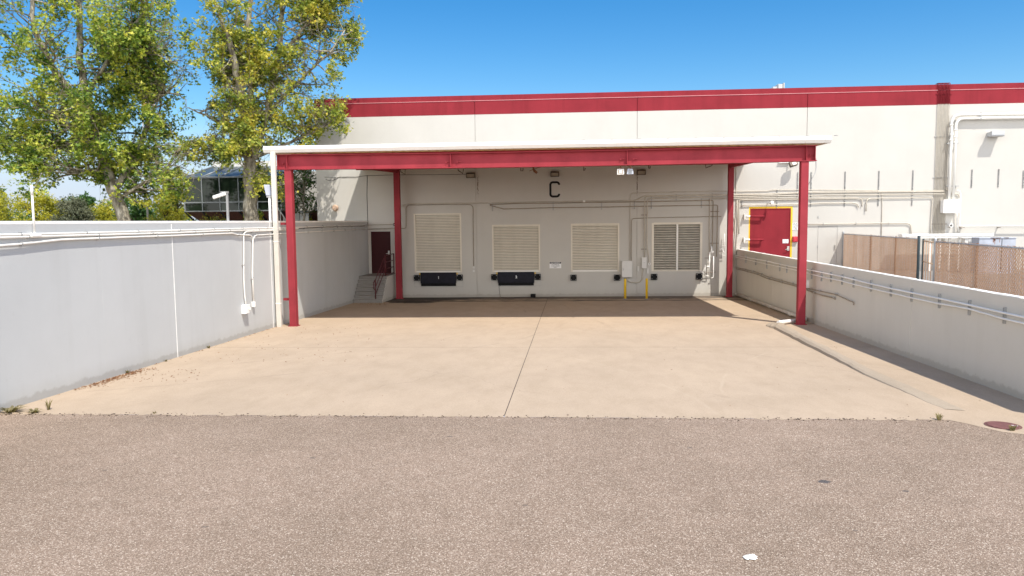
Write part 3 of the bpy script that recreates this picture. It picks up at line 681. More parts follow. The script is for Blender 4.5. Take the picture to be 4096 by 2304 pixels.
while y < -0.3:
    l = rr.uniform(0.3, 1.3); m.box(XR+rr.uniform(-0.008, 0.05), XR+0.17+rr.uniform(0, 0.01), y, min(y+l, -0.1), ZR+0.0005, ZR+rr.uniform(0.003, 0.010)); y += l*rr.uniform(1.0, 1.3)
m.build('ragged_lit_top', M['white'], rw)  # ragged white layer paints the sunlit top of the low wall

# ------------------------------------------------------------------ steps and railing
sw0, sw1 = XL+0.004, -8.70
lf = atZ(1500, 1104.5, 1.19).y
f0 = -2.95; nr = 7; z00 = gz(-9.4, f0); rise = (1.19-z00)/nr; run = (lf-f0)/(nr-1)
stp = empty('staircase', (-9.4, -1.5, 0), 'worn concrete steps with seven risers up to the maroon door', 'steps')
for i in range(nr):
    y = f0+run*i; z = z00+rise*(i+1)
    m = MB(); yb2 = y+run+0.0 if i < nr-1 else -0.004
    m.box(sw0, sw1, y-0.02, (y+run-0.022) if i < nr-1 else -0.004, z-rise+0.012 if i else -0.1, z)
    m.build('landing' if i == nr-1 else 'step', M['conc_step'], stp, bevel=0.014)
m = MB(); prof = [(f0+0.01, -0.1)]
for i in range(nr): prof += [(f0+run*i+0.01, z00+rise*(i+1)-0.02), (f0+run*(i+1)+0.01 if i < nr-1 else -0.004, z00+rise*(i+1)-0.02)]
prof += [(-0.004, -0.1)]
m.prism_x(prof, sw0+0.01, sw1+0.012); m.build('side_wall', M['wall'], stp)
rl = empty('handrail', (-8.78, -1.6, 1.0), 'dark red tube handrail on the right side of the steps', 'handrail')
rx = sw1-0.07
yl = f0+run*0.6; zl0 = z00+rise
y1_, y2_ = lf+0.05, -0.12
for k, h in enumerate((0.98, 0.66, 0.34)):
    m = MB()
    p0 = (rx-0.25, yl, zl0+(0.86-0.98+h)); 
    m.tube([p0, (rx, y1_, 1.19+h), (rx, y2_, 1.19+h)], 0.021, 8); m.build('rail', M['railred'], rl)
m = MB(); m.tube([(rx, y1_, 1.19+0.05), (rx, y2_, 1.19+0.05)], 0.021, 8); m.build('rail', M['railred'], rl)
for p, q in (((rx-0.25, yl, zl0), (rx-0.25, yl, zl0+0.88)), ((rx, y1_, 1.19), (rx, y1_, 2.19)), ((rx, y2_, 1.19), (rx, y2_, 2.19))):
    m = MB(); m.tube([p, q], 0.026, 8); m.build('railing_post', M['railred'], rl)
m = MB(); m.tube([(rx-0.25, yl, zl0+0.88), (rx-0.3, yl-0.12, zl0+0.78), (rx-0.3, yl-0.12, zl0+0.5), (rx-0.25, yl, zl0+0.4)], 0.021, 8); m.build('return_loop', M['railred'], rl)

# ------------------------------------------------------------------ conduits
def rounded(pts, rad, n=5):
    pts = [Vector(p) for p in pts]; out = [pts[0]]
    for i in range(1, len(pts)-1):
        a, b, c = pts[i-1], pts[i], pts[i+1]
        u = (a-b); v = (c-b)
        if u.length < 1e-6 or v.length < 1e-6: continue
        d = min(rad, u.length*0.45, v.length*0.45); u.normalize(); v.normalize()
        if u.dot(v) < -0.995: out.append(b); continue
        p, q = b+u*d, b+v*d
        for k in range(n+1):
            t = k/n; out.append(p*(1-t)**2 + b*2*t*(1-t) + q*t*t)
    out.append(pts[-1]); return out
def conduit(px, plane, val, off, r, label, mat='pipe', rad=0.14, clamps=0, name='conduit', cat='conduit', group=None, extra=None, ends=None):
    if plane == 'Y': pts = [atY(x, y, val-off) for x, y in px]
    else:
        pts = [atX(x, y, val+off) for x, y in px]
        if px[0][0] < 0: pts = [Vector((pts[0].x, -46, pts[0].z))] + pts
    if extra: pts = extra[0] + pts + extra[1]
    pts = rounded(pts, rad); m = MB(); m.tube(pts, r, 8)
    o = m.build(name, M[mat]); tag(o, label, cat, group)
    if clamps:
        seglen = [(pts[i+1]-pts[i]).length for i in range(len(pts)-1)]; tot = sum(seglen)
        s = clamps*0.5
        while s < tot:
            a = s
            for i, l in enumerate(seglen):
                if a <= l: break
                a -= l
            d = (pts[i+1]-pts[i]).normalized(); p = pts[i]+d*a
            nrm = Vector((0, 1, 0)) if plane == 'Y' else Vector((-1 if val < 0 else 1, 0, 0)); s2 = d.cross(nrm)
            c = MB(); c.obox(p+nrm*abs(off)*0.35, d*0.013, s2*(r+0.018), nrm*(abs(off)*0.62)); c.tube([p-d*0.014, p+d*0.014], r+0.005, 8); c.build('clamp', M['strut'], o)
            s += clamps
    return o
PG = 'conduits running over the walls'
# left retaining wall
conduit([(-260, 944), (0, 940), (130, 936.8), (500, 927.3), (704, 921.5), (880, 916), (1103, 911), (1240, 907), (1400, 903.5), (1464, 902)], 'X', XL, 0.045, 0.022, 'topmost long white conduit along the tall left wall, with pole fittings', 'trim', clamps=1.9, group=PG)
conduit([(-260, 957), (0, 950.5), (250, 943), (500, 936.6), (704, 931), (880, 923.7), (1010, 920.5), (1103, 917), (1240, 911), (1400, 906), (1464, 904.5)], 'X', XL, 0.045, 0.024, 'middle long white conduit along the tall left wall', 'trim', clamps=2.1, group=PG)
conduit([(-200, 993), (0, 982.6), (68, 977.4), (244, 958.8), (500, 949), (704, 942), (880, 934.5), (931, 933), (945, 938), (1003, 941), (1012, 955), (1008.5, 1097), (1014, 1211)], 'X', XL, 0.05, 0.022, 'lowest long white conduit on the tall left wall, dropping to a small outlet', 'trim', clamps=2.3, rad=0.10, group=PG)
conduit([(1190, 918), (1103.6, 921), (985, 926), (974.5, 935), (974.5, 1107), (979, 1187), (984, 1217)], 'X', XL, 0.05, 0.022, 'white drop conduit curving down to the outlet box on the tall left wall', 'trim', clamps=1.6, group=PG)
conduit([(1016, 1211), (1010.5, 1100), (1011, 955), (1022, 941), (1103, 936), (1190, 930), (1340, 922.5), (1468, 916)], 'X', XL, 0.055, 0.018, 'thin conduit from the small outlet running back past the red canopy post', 'trim', clamps=1.6, group=PG)
conduit([(1469, 917), (1530, 915.3), (1584, 914), (1622, 913.5), (1624.5, 905), (1624, 829), (1634, 820), (1700, 819), (1881, 818), (1892, 827), (1894, 1000), (1895, 1066)], 'Y', 0, 0.03, 0.016, 'stained thin conduit from above the maroon door looping over the first roller door', 'pipe_stain_shade', rad=0.12, clamps=1.7, group=PG)
p = atY(1895, 1067, -0.03)
for zz, wd_ in ((p.z-0.03, 'upper'), (p.z-0.20, 'lower')):
    m = MB(); m.box(p.x-0.05, p.x+0.05, -0.06, -0.002, zz-0.055, zz+0.055); tag(m.build('outlet_box', M['cabinet'], bevel=0.005), '%s of two stacked grey outlets between dock plates 1 and 2' % wd_, 'outlet')
# dock wall
conduit([(1605.6, 827), (1618, 819), (1634, 814.7), (1800, 813.4), (1955, 811.7), (2210, 807), (2405, 804.5), (2540, 801.8), (2552, 797), (2577, 783.7), (2700, 781.5), (2902, 777.6), (3085, 774.5), (3232, 766.7), (3500, 764), (3792, 762)], 'Y', 0, 0.05, 0.020, 'long conduit under the letter C stepping up above the grey cabinets', rad=0.06, clamps=0, group=PG)
conduit([(1960, 818), (2071, 814), (2210, 813), (2406, 809.5), (2540, 807.5), (2805, 802.3), (2850, 801.5), (2853, 806), (2850, 960), (2848.5, 1010)], 'Y', 0, 0.055, 0.020, 'conduit below the letter C ending in a right angle drop left of the pipe valves', 'pipe_stain_shade', rad=0.06, group=PG)
conduit([(1960, 821.5), (2014.7, 836), (2210, 830.8), (2406, 828.4), (2606, 824.5), (2806, 821.6), (2868, 820.5), (2871, 824), (2868, 940), (2866, 1026)], 'Y', 0, 0.055, 0.020, 'lower kinked conduit between the roller doors and letter C, dropping right of the louver', 'pipe_stain_shade', rad=0.05, group=PG)
conduit([(2518.6, 1043), (2520, 900), (2521, 783), (2525, 774), (2534, 772.4), (2700, 768.5), (2902, 764), (2950, 765.5), (3075, 763), (3090, 759), (3232, 759), (3300, 758.9), (3518, 761), (3529, 772), (3528.5, 850), (3525, 950)], 'Y', 0, 0.035, 0.016, 'topmost thin conduit from the larger grey cabinet running right past the red door', rad=0.14, clamps=0, group=PG)
conduit([(2525, 1044), (2525.5, 960), (2526, 884.6), (2530, 875), (2541, 873.2), (2700, 869), (2885, 865.6)], 'Y', 0, 0.035, 0.016, 'thin conduit from the larger grey cabinet passing just above the louver vent', 'pipe_stain_shade', rad=0.2, clamps=2.6, group=PG)
conduit([(2577.6, 1030), (2578.5, 900), (2579, 801.8), (2583, 789), (2596, 785), (2700, 783.5), (2902, 781), (3085, 778.5), (3232, 769.8), (3300, 770), (3640, 767), (3786, 766)], 'Y', 0, 0.055, 0.024, 'thick conduit rising from the smaller grey panel and bending right above the louver', rad=0.25, group=PG)
conduit([(2597, 1051), (2596, 1023), (2588.3, 992), (2589, 900), (2590, 806), (2594, 797), (2604, 793.8), (2700, 792), (2902, 788.5), (3085, 784), (3232, 782), (3300, 780.4), (3600, 777.5), (3834, 775.4), (3836, 790)], 'Y', 0, 0.055, 0.022, 'conduit from the round camera by the grey panel bending right below its thicker neighbour', rad=0.22, group=PG)
conduit([(2838, 1010), (2838.5, 900), (2840, 797), (2844, 794.5), (2902, 794), (3085, 792), (3232, 792.5), (3300, 790.8), (3430, 789.8), (3447, 797), (3451, 812), (3447, 826)], 'Y', 0, 0.055, 0.022, 'conduit past the rear red post ending in a downturn, second of three', rad=0.16, group=PG)
conduit([(2956, 935), (2956, 802), (2962, 799.5), (3085, 798), (3232, 796.7), (3464, 793), (3600, 790.5), (3728, 788.7), (3731, 794), (3724, 900), (3722, 935)], 'Y', 0, 0.055, 0.022, 'conduit running from above the red door to the left edge of the vertical bundle', rad=0.06, group=PG)
conduit([(2962, 823), (3000, 821.5), (3232, 815.3), (3300, 811.5), (3412, 811), (3430, 815), (3435, 830)], 'Y', 0, 0.055, 0.022, 'lowest conduit above the yellow door border, turning down first of three short ends', rad=0.12, group=PG)
conduit([(3464, 845), (3466, 803), (3478, 793.6), (3520, 792.7)], 'Y', 0, 0.07, 0.026, 'short thick downturned conduit right of two thinner downturns above the brown fence', rad=0.14, group=PG)
conduit([(3229, 897.5), (3300, 895.5), (3500, 893), (3628, 892), (3644, 898), (3645, 945)], 'Y', 0, 0.06, 0.026, 'single white conduit above the flush white door turning down behind the fence', rad=0.2, clamps=1.5, group=PG)
conduit([(2507.5, 1110), (2510, 1122), (2525, 1129.6), (2557, 1129.6), (2569, 1119), (2570.4, 1072)], 'Y', 0, 0.06, 0.026, 'curved conduit looping below from the larger cabinet to the smaller panel', rad=0.22, group=PG)
conduit([(2944.5, 650), (2945.5, 800), (2942, 900), (2936, 980), (2934, 1068)], 'Y', 0, 0.03, 0.016, 'vertical conduit in the corner between rear red post and red door', clamps=1.6, group=PG)
conduit([(2950, 800), (2952, 900), (2945, 985), (2942, 1022)], 'Y', 0, 0.06, 0.020, 'vertical conduit feeding the pipes on top of the low right wall', clamps=0, group=PG)
conduit([(2932, 866), (2940, 875), (2940, 900), (2930, 950), (2932, 1040)], 'Y', 0, 0.04, 0.018, 'curved conduit just right of the rear red post', group=PG)
# low right wall
RY1 = [(2941, 1020.7), (2998, 1032), (3062.5, 1043.5), (3144, 1062.4), (3180, 1069), (3300, 1093), (3369, 1107), (3479.4, 1134.7), (3558.8, 1153), (3645, 1171), (3752, 1193), (3872.8, 1219), (4012.6, 1251), (4096, 1269), (4180, 1290)]
RY2 = [(2943, 1028), (3001.8, 1041.6), (3066, 1056.7), (3115.6, 1066), (3180, 1079.5), (3300, 1111), (3365.6, 1123.6), (3410, 1136), (3479, 1153), (3559, 1171), (3641.6, 1190), (3752, 1214), (3871, 1234), (4009, 1273.7), (4096, 1294), (4180, 1316)]
conduit(RY1, 'X', XR, -0.075, 0.022, 'upper of two long conduits on steel channels along the low right wall', 'trim', rad=0.1, group=PG)
conduit(RY2, 'X', XR, -0.075, 0.020, 'lower of two long conduits on steel channels along the low right wall', 'trim', rad=0.1, group=PG)
conduit([(2935, 1068), (2948.7, 1075.7), (3028.4, 1096.6), (3066, 1113.7), (3180, 1144), (3222.5, 1158.8), (3285.4, 1180.6), (3338.6, 1192.7), (3340, 1197)], 'X', XR, -0.04, 0.020, 'dirty lower pipe midway up the low right wall with a capped end', 'pipe_stain_shade', clamps=1.9, group=PG)
conduit([(2938, 1066), (2950, 1071), (3030, 1090), (3068, 1106), (3180, 1137), (3222.5, 1151.6), (3343.5, 1178), (3396.7, 1202.4), (3413.6, 1209), (3414, 1220)], 'X', XR, -0.05, 0.018, 'dirty cable pipe midway up the low right wall ending in a bent tap', 'pipe_stain_shade', clamps=1.5, group=PG)

# strut channels
def strut_v(px, py0, py1, Y=0.0): 
    a, b = atY(px, py0, Y), atY(px, py1, Y); return a.x, b.z, a.z
def add_strut(x, z0, z1, label, group):
    m = MB(); m.box(x-0.021, x-0.014, -0.036, -0.001, z0, z1); m.box(x+0.014, x+0.021, -0.036, -0.001, z0, z1); m.box(x-0.014, x+0.014, -0.006, -0.001, z0, z1)
    z = z0+0.05; rr = random.Random(int(x*100))
    while z < z1-0.05:
        if rr.random() < 0.5: m.box(x-0.0135, x+0.0135, -0.034, -0.0065, z, z+0.05)
        z += 0.11
    return tag(m.build('strut_channel', M['strut']), label, 'strut channel', group)
SG = 'steel strut channels holding conduits'
for px, y0, y1, lab in [(1970, 809, 845, 'short steel channel left of the letter C, above the second roller door'), (2212.5, 805, 841, 'short steel channel directly under the letter C'),
    (2406, 802, 839, 'short steel channel over the third roller door'), (2538, 801, 837, 'short steel channel above the larger grey cabinet'), (2605.6, 782, 836, 'steel channel above the left side of the louver vent'),
    (2705, 778, 801, 'shortest steel channel above the middle of the louver vent'), (2805.7, 794, 831, 'steel channel above the right side of the louver vent'), (2849.6, 773, 797, 'short steel channel just left of the rear red post'),
    (2968, 773, 832, 'steel channel left of the yellow door border'), (3108, 757, 830, 'steel channel crossing the yellow border over the red door'), (3191, 689, 792, 'tall steel channel hidden partly behind the front right red post'),
    (3245, 688, 826, 'tall steel channel just right of the front right red post'), (3381, 686, 826, 'tall steel channel left of the three downturned conduits'), (3516, 683, 824, 'tall steel channel right of the downturned conduits'),
    (3652, 680, 822, 'tall steel channel next to the vertical conduit bundle')]:
    x, z0, z1 = strut_v(px, y0, y1); add_strut(x, z0, z1, lab, SG)
for px, y0, y1, lab in [(3888, 678, 751, 'bare steel channel below the wall lamp, nearest the twin pipes'), (3995, 676, 749, 'bare steel channel below and right of the wall lamp'), (4094, 682, 752, 'bare steel channel at the far right edge of the warehouse wall')]:
    x, z0, z1 = strut_v(px, y0, y1); add_strut(x, z0, z1, lab, SG)
ords = ['first', 'second', 'third', 'fourth', 'fifth', 'sixth', 'seventh', 'eighth', 'ninth', 'tenth', 'eleventh', 'twelfth', 'thirteenth', 'fourteenth', 'fifteenth', 'sixteenth']
rws = [(2986, 1020, 1052), (3026, 1030, 1060), (3070, 1040, 1075), (3122, 1052, 1085), (3150, 1060, 1091), (3250, 1075, 1117), (3290, 1085, 1125), (3328, 1088.5, 1128), (3372.5, 1098, 1139), (3419, 1107, 1150), (3488.7, 1121.5, 1166.5), (3568, 1138, 1186), (3652, 1155, 1206), (3763.5, 1175.5, 1232.5), (3884, 1201, 1261), (4025, 1230, 1295)]
for i, (px, y0, y1) in enumerate(rws):
    a = atX(px, y0, XR); b = atX(px, y1, XR); y = a.y; m = MB()
    m.box(XR-0.045, XR-0.001, y-0.022, y-0.012, b.z, a.z); m.box(XR-0.045, XR-0.001, y+0.012, y+0.022, b.z, a.z); m.box(XR-0.008, XR-0.001, y-0.012, y+0.012, b.z, a.z)
    m.build('x', M['strut']) if False else None
    o = m.build('strut_channel', M['strut']); tag(o, '%s steel channel from the red door end along the low right wall' % ords[i], 'strut channel', 'steel channels on the low right wall')
# horizontal struts on the drops
for px0, px1, py, lab in [(2564, 2588, 860, 'rusty cross bar clamping the two conduits above the smaller grey panel'), (2564, 2586, 996.5, 'rusty cross bar just above the smaller grey panel'), (2839, 2877, 846, 'rusty cross bar right of the louver top'), (2836, 2875, 973, 'rusty cross bar right of the louver middle')]:
    a, b = atY(px0, py, -0.03), atY(px1, py, -0.03); m = MB(); m.box(a.x, b.x, -0.04, -0.002, a.z-0.02, a.z+0.02)
    tag(m.build('cross_bar', M['clampm']), lab, 'bracket', 'cross bars on the dock wall')
# vertical conduit bundle to the roof
tb, bb_ = atY(3772, 340, -0.05), atY(3755, 896, -0.05)
bxm = (X_(3772, 600)+X_(3755, 900))/2; bxm = X_(3766, 600)
e = empty('conduit_bundle', (bxm, -0.05, 2.5), 'bundle of thin vertical conduits climbing the warehouse wall over the parapet', 'conduit bundle')
for i in range(9):
    x = bxm+(i-4)*0.062; m = MB(); m.tube(rounded([(x, -0.05, 2.55), (x, -0.05, ROOF+0.02), (x, -0.02, ROOF+0.06), (x, 0.25, ROOF+0.06), (x, 0.5, 9.3)], 0.08), 0.0165, 6)
    m.build('bundle_conduit', M['pipe'], e)
    m = MB(); m.tube(rounded([(x, -0.05, BAND+0.02), (x, -0.05, ROOF+0.0205), (x, -0.02, ROOF+0.0605), (x, 0.25, ROOF+0.0605)], 0.08), 0.0175, 6); m.build('painted_end', M['red'], e)
for py, mt in ((376, 'red'), (547, 'strut'), (710, 'strut'), (896, 'clampm')):
    z = Z_(3765, py); m = MB(); m.box(bxm-0.34, bxm+0.36, -0.032, -0.002, z-0.022, z+0.022); m.build('cross_bar', M[mt], e)
# twin big pipes and junction box
Yp = -0.18
for pts, lab in [([(4400, 447), (4096, 455.3), (3842, 458), (3818, 463), (3806, 486), (3807, 532), (3801, 640), (3796, 800)], 'outer of two thick cream pipes bending over beside the conduit bundle'),
                 ([(4400, 464), (4096, 469.8), (3859, 473), (3836, 477), (3824, 495), (3822.6, 565), (3812, 800)], 'inner of two thick cream pipes bending down to the junction box')]:
    o = conduit(pts, 'Y', 0, -Yp, 0.062, lab, 'trim', rad=0.35, name='pipe', cat='pipe', group='twin cream pipes')
    for q in ((3806, 500), (3806, 538), (3804, 560)) if 'outer' in lab else ((3823, 520), (3822, 548), (3821.5, 570)):
        m = MB(); p = atY(*q, Yp); m.tube([p+Vector((0, 0, -0.03)), p+Vector((0, 0, 0.03))], 0.076, 10); m.build('coupling', M['trim'], o)
for px, py in ((3914, 464),):
    a = atY(px, py, 0); m = MB(); m.box(a.x-0.03, a.x+0.03, -0.24, -0.002, a.z-0.17, a.z+0.13); tag(m.build('pipe_bracket', M['strut']), 'steel bracket holding the twin pipes left of the wall lamp', 'bracket', 'twin pipe brackets')
for py in (575, 745):
    a = atY(3800, py, 0); m = MB(); m.box(a.x-0.22, a.x+0.3, -0.20, -0.16, a.z-0.02, a.z+0.02); m.box(a.x-0.2, a.x-0.16, -0.16, -0.002, a.z-0.02, a.z+0.02); m.box(a.x+0.24, a.x+0.28, -0.16, -0.002, a.z-0.02, a.z+0.02)
    tag(m.build('pipe_bracket', M['strut']), 'steel cross bracket on the vertical twin pipes, %s one' % ('upper' if py < 600 else 'lower'), 'bracket', 'twin pipe brackets')
a, b = atY(3776, 800, -0.4), atY(3836, 851, -0.4)
jb = empty('junction_box', ((a.x+b.x)/2, -0.2, b.z), 'cream junction box below the twin pipes', 'junction box')
m = MB(); m.box(a.x, b.x, -0.39, -0.002, b.z, a.z); m.build('box_body', M['white'], jb, bevel=0.01)
m = MB(); m.box(a.x-0.015, b.x+0.015, -0.41, -0.392, b.z-0.01, a.z+0.015); m.build('lid', M['white'], jb, bevel=0.005)
conduit([(3826, 762), (3838, 763), (3843, 775), (3838, 896), (3838, 903), (3850, 903.5), (4096, 903.5), (4400, 904)], 'Y', 0, 0.22, 0.028, 'cream conduit dropping right of the junction box and running to the right edge', 'trim', rad=0.08, group=PG)
conduit([(3828, 850), (3829, 900), (3834, 926)], 'Y', 0, 0.12, 0.035, 'short cream conduit below the junction box', 'trim', rad=0.1, group=PG)
for px in (3846, 3990):
    a = atY(px, 905, 0); m = MB(); m.box(a.x-0.14 if px < 3900 else a.x-0.03, a.x+0.03, -0.25, -0.002, a.z-0.07, a.z-0.035); tag(m.build('pipe_bracket', M['clampm']), 'rusty arm under the long cream conduit, %s' % ('below the junction box' if px < 3900 else 'above the blue grey transformer'), 'bracket', 'arms under the cream conduit')
p = atY(3804, 902, -0.12); m = MB(); 
for k in range(14):
    a0, a1 = 2*math.pi*k/14, 2*math.pi*(k+1)/14
    for ra, rb, ya, yb2 in ((0.085, 0.085, -0.002, -0.16), (0.085, 0.06, -0.16, -0.16), (0.06, 0.06, -0.16, -0.04)):
        m.face([(p.x+ra*math.cos(a0), ya, p.z+ra*math.sin(a0)), (p.x+ra*math.cos(a1), ya, p.z+ra*math.sin(a1)), (p.x+rb*math.cos(a1), yb2, p.z+rb*math.sin(a1)), (p.x+rb*math.cos(a0), yb2, p.z+rb*math.sin(a0))])
vp = m.build('vent_pipe', M['white'], recalc=False); tag(vp, 'round white vent pipe stub with dark mouth below the junction box', 'vent pipe')
m = MB(); m.tube([(p.x, -0.003, p.z), (p.x, -0.05, p.z)], 0.0585, 14); m.build('dark_mouth', M['black'], vp)

# ------------------------------------------------------------------ cabinets, outlets, camera, signs on the dock wall
a, b = atY(2487, 1044, -0.26), atY(2529, 1110, -0.26)
cb1 = empty('electrical_cabinet', ((a.x+b.x)/2, -0.13, b.z), 'larger light grey electrical cabinet right of the third roller door', 'cabinet')
m = MB(); m.box(a.x, b.x, -0.24, -0.002, b.z, a.z); m.build('cabinet_body', M['cabinet'], cb1, bevel=0.008)
m = MB(); m.box(a.x+0.01, b.x-0.01, -0.262, -0.242, b.z+0.01, a.z-0.01); cd = m.build('cabinet_door', M['cabinet'], cb1, bevel=0.006)
m = MB(); m.box(a.x+0.05, a.x+0.075, -0.29, -0.263, (a.z+b.z)/2-0.07, (a.z+b.z)/2+0.07); m.tube([(a.x+0.06, -0.29, (a.z+b.z)/2-0.03), (a.x+0.10, -0.30, (a.z+b.z)/2+0.02)], 0.012, 6); m.build('latch', M['strut'], cd)
a, b = atY(2567, 1029.5, -0.15), atY(2586.5, 1073, -0.15)
cb2 = empty('breaker_box', ((a.x+b.x)/2, -0.08, b.z), 'smaller grey electrical panel between cabinet and louver vent', 'panel')
m = MB(); m.box(a.x, b.x, -0.15, -0.002, b.z, a.z); m.build('panel_body', M['cabinet'], cb2, bevel=0.006)
m = MB(); m.box(a.x+0.03, b.x-0.02, -0.165, -0.152, b.z+0.10, a.z-0.08); pdr = m.build('panel_door', M['cabinet'], cb2, bevel=0.004)
m = MB(); m.box((a.x+b.x)/2-0.04, (a.x+b.x)/2+0.05, -0.175, -0.166, (a.z+b.z)/2-0.01, (a.z+b.z)/2+0.01); m.build('latch', M['strut'], pdr)
def outlet(px, py, lab):
    p = atY(px, py, -0.03); m = MB(); m.box(p.x-0.045, p.x+0.045, -0.06, -0.002, p.z-0.125, p.z+0.125); o = m.build('outlet_box', M['cabinet'], bevel=0.004); tag(o, lab, 'outlet')
    for zz in (p.z+0.07, p.z-0.07): m = MB(); m.box(p.x-0.03, p.x+0.03, -0.075, -0.061, zz-0.03, zz+0.03); m.build('socket_cover', M['cabinet'], o)
outlet(2552.5, 1074.5, 'grey double outlet between the two yellow bollards, left one'); outlet(2591, 1083, 'grey double outlet below the round wall camera')
p = atY(2597, 1055.5, -0.05); cam_w = empty('wall_camera', p, 'small round white camera right of the grey panel', 'camera')
m = MB(); m.tube([(p.x, -0.002, p.z), (p.x, -0.10, p.z)], 0.062, 12); m.build('camera_body', M['white'], cam_w)
m = MB(); m.tube([(p.x, -0.101, p.z), (p.x, -0.112, p.z)], 0.026, 10); m.build('camera_lens', M['black'], cam_w)
# no parking sign
a, b = atY(2198, 1047.5, -0.01), atY(2245, 1073, -0.01)
sg = empty('parking_sign', ((a.x+b.x)/2, 0, b.z), 'white sign reading no parking loading and unloading only', 'sign')
m = MB(); m.box(a.x, b.x, -0.008, -0.002, b.z, a.z); m.build('sign_board', M['whitetxt'], sg)
m = MB(); hz0 = a.z-(a.z-b.z)*0.28; m.box(a.x+0.008, b.x-0.008, -0.0105, -0.0085, hz0, a.z-0.008); m.build('sign_header', M['black'], sg)
cx = (a.x+b.x)/2; H = a.z-b.z
m = MB(); lettering(m, 'NO PARKING', cx, -0.0125, (hz0+a.z)/2-0.004, 0.052, 0.012, 1.04); m.build('lettering', M['whitetxt'], sg, recalc=False)
m = MB(); lettering(m, 'LOADING &', cx, -0.0105, hz0-H*0.15, 0.042, 0.010, 1.15); lettering(m, 'UNLOADING', cx, -0.0105, hz0-H*0.365, 0.042, 0.010, 1.15); lettering(m, 'ONLY', cx, -0.0105, hz0-H*0.58, 0.042, 0.010, 1.15); m.build('lettering', M['black'], sg, recalc=False)
# notices by the red door
def notice(pa, pb, rows, lab, mat='black', seed=1, Y=-0.012):
    a, b = atY(*pa, Y), atY(*pb, Y); e = empty('notice_sign', ((a.x+b.x)/2, Y, b.z), lab, 'sign')
    m = MB(); m.box(a.x, b.x, Y-0.006, Y, b.z, a.z); m.build('sign_board', M['whitetxt'], e)
    m = MB(); rr = random.Random(seed); h = (a.z-b.z)/(rows*1.0+0.6)
    for i in range(rows):
        z = a.z-h*(0.8+i); x = a.x+0.03+rr.uniform(0, 0.02)
        while x < b.x-0.05:
            w = rr.uniform(0.03, 0.10); m.box(x, min(x+w, b.x-0.025), Y-0.0085, Y-0.0065, z-h*0.25, z+h*0.25); x += w+0.022
    m.build('lettering', M[mat], e)
notice((3170, 891.6), (3192, 920), 6, 'white notice with rows of black text right of the red door')
notice((3130.5, 957), (3153.6, 972.5), 3, 'small white sticker with blue text on the red door', 'xfmr', 3, 0.008)
a, b = atY(3172, 946, -0.12), atY(3192, 968, -0.12)
m = MB(); m.box(a.x, b.x, -0.12, -0.002, b.z, a.z); m.box(a.x+0.03, b.x-0.03, -0.135, -0.121, b.z+0.03, a.z-0.03); tag(m.build('alarm_box', paint('bright_red_plastic', (0.55, 0.03, 0.05), 0.4, 0.05, 4.0), bevel=0.01), 'bright red alarm box right of the red door', 'alarm box')
# alarm bells
p = atY(1576.7, 898, -0.05); bl = empty('alarm_bell', p, 'round dark bell beside the rear left red post', 'bell')
m = MB(); m.tube([(p.x, -0.002, p.z), (p.x, -0.05, p.z), (p.x, -0.08, p.z)], 0.075, 14, 0.05); m.build('bell_dome', M['maroon'], bl)
m = MB(); m.tube([(p.x, -0.081, p.z), (p.x, -0.095, p.z)], 0.018, 8); m.build('centre_bolt', M['steel'], bl)
conduit([(1472, 901), (1500, 899.5), (1530, 899), (1570, 898)], 'Y', 0, 0.02, 0.012, 'thin dirty conduit from the side wall to the round dark bell', 'pipe_stain_shade', group=PG)
conduit([(1579, 905), (1580.5, 950), (1583, 1003)], 'Y', 0, 0.02, 0.010, 'thin dirty wire conduit dropping from the round dark bell', 'pipe_stain_shade', group=PG)
p = atY(1341, 832, -0.16); bl = empty('alarm_bell', p, 'tan round horn on the sunlit wall corner under the tree', 'bell')
m = MB(); m.tube([(p.x, -0.002, p.z), (p.x, -0.16, p.z)], 0.07, 12); m.build('bell_stem', M['trim'], bl)
m = MB(); m.tube([(p.x, -0.161, p.z), (p.x, -0.20, p.z), (p.x, -0.24, p.z)], 0.17, 16, 0.12); m.build('bell_dome', M['brass'], bl)
# cables
conduit([(1303, 718), (1325, 722), (1345, 716), (1357, 707), (1375, 710), (1395, 707.5), (1418, 709), (1469, 702), (1530, 701), (1584, 699.5), (1700, 699), (1800, 698), (1865, 697)], 'Y', 0, 0.02, 0.009, 'thin dark sagging cable across the wall to the first lamp', 'cable', rad=0.2, name='cable', cat='cable')
conduit([(1300, 709), (1340, 710.5), (1380, 707), (1418, 708)], 'Y', 0, 0.025, 0.006, 'thinner second cable on the sunlit wall corner', 'cable', name='cable', cat='cable')
conduit([(1469, 702), (1467.5, 780), (1470.5, 860), (1471, 903)], 'Y', 0, 0.015, 0.013, 'dark vertical cable in the corner above the tall left wall', 'cable', name='cable', cat='cable')
conduit([(2003, 1142), (1996, 1144), (1997, 1160), (2001, 1188)], 'Y', 0, 0.03, 0.008, 'thin black cable hanging from dock plate 2', 'cable', name='cable', cat='cable')
for (pts, off) in (([(1196, 914), (1300, 908), (1400, 905), (1450, 903.5), (1466, 900)], 0.08), ):
    conduit(pts, 'X', XL, off, 0.014, 'dark sagging cable along the shaded end of the tall left wall', 'cable', name='cable', cat='cable')

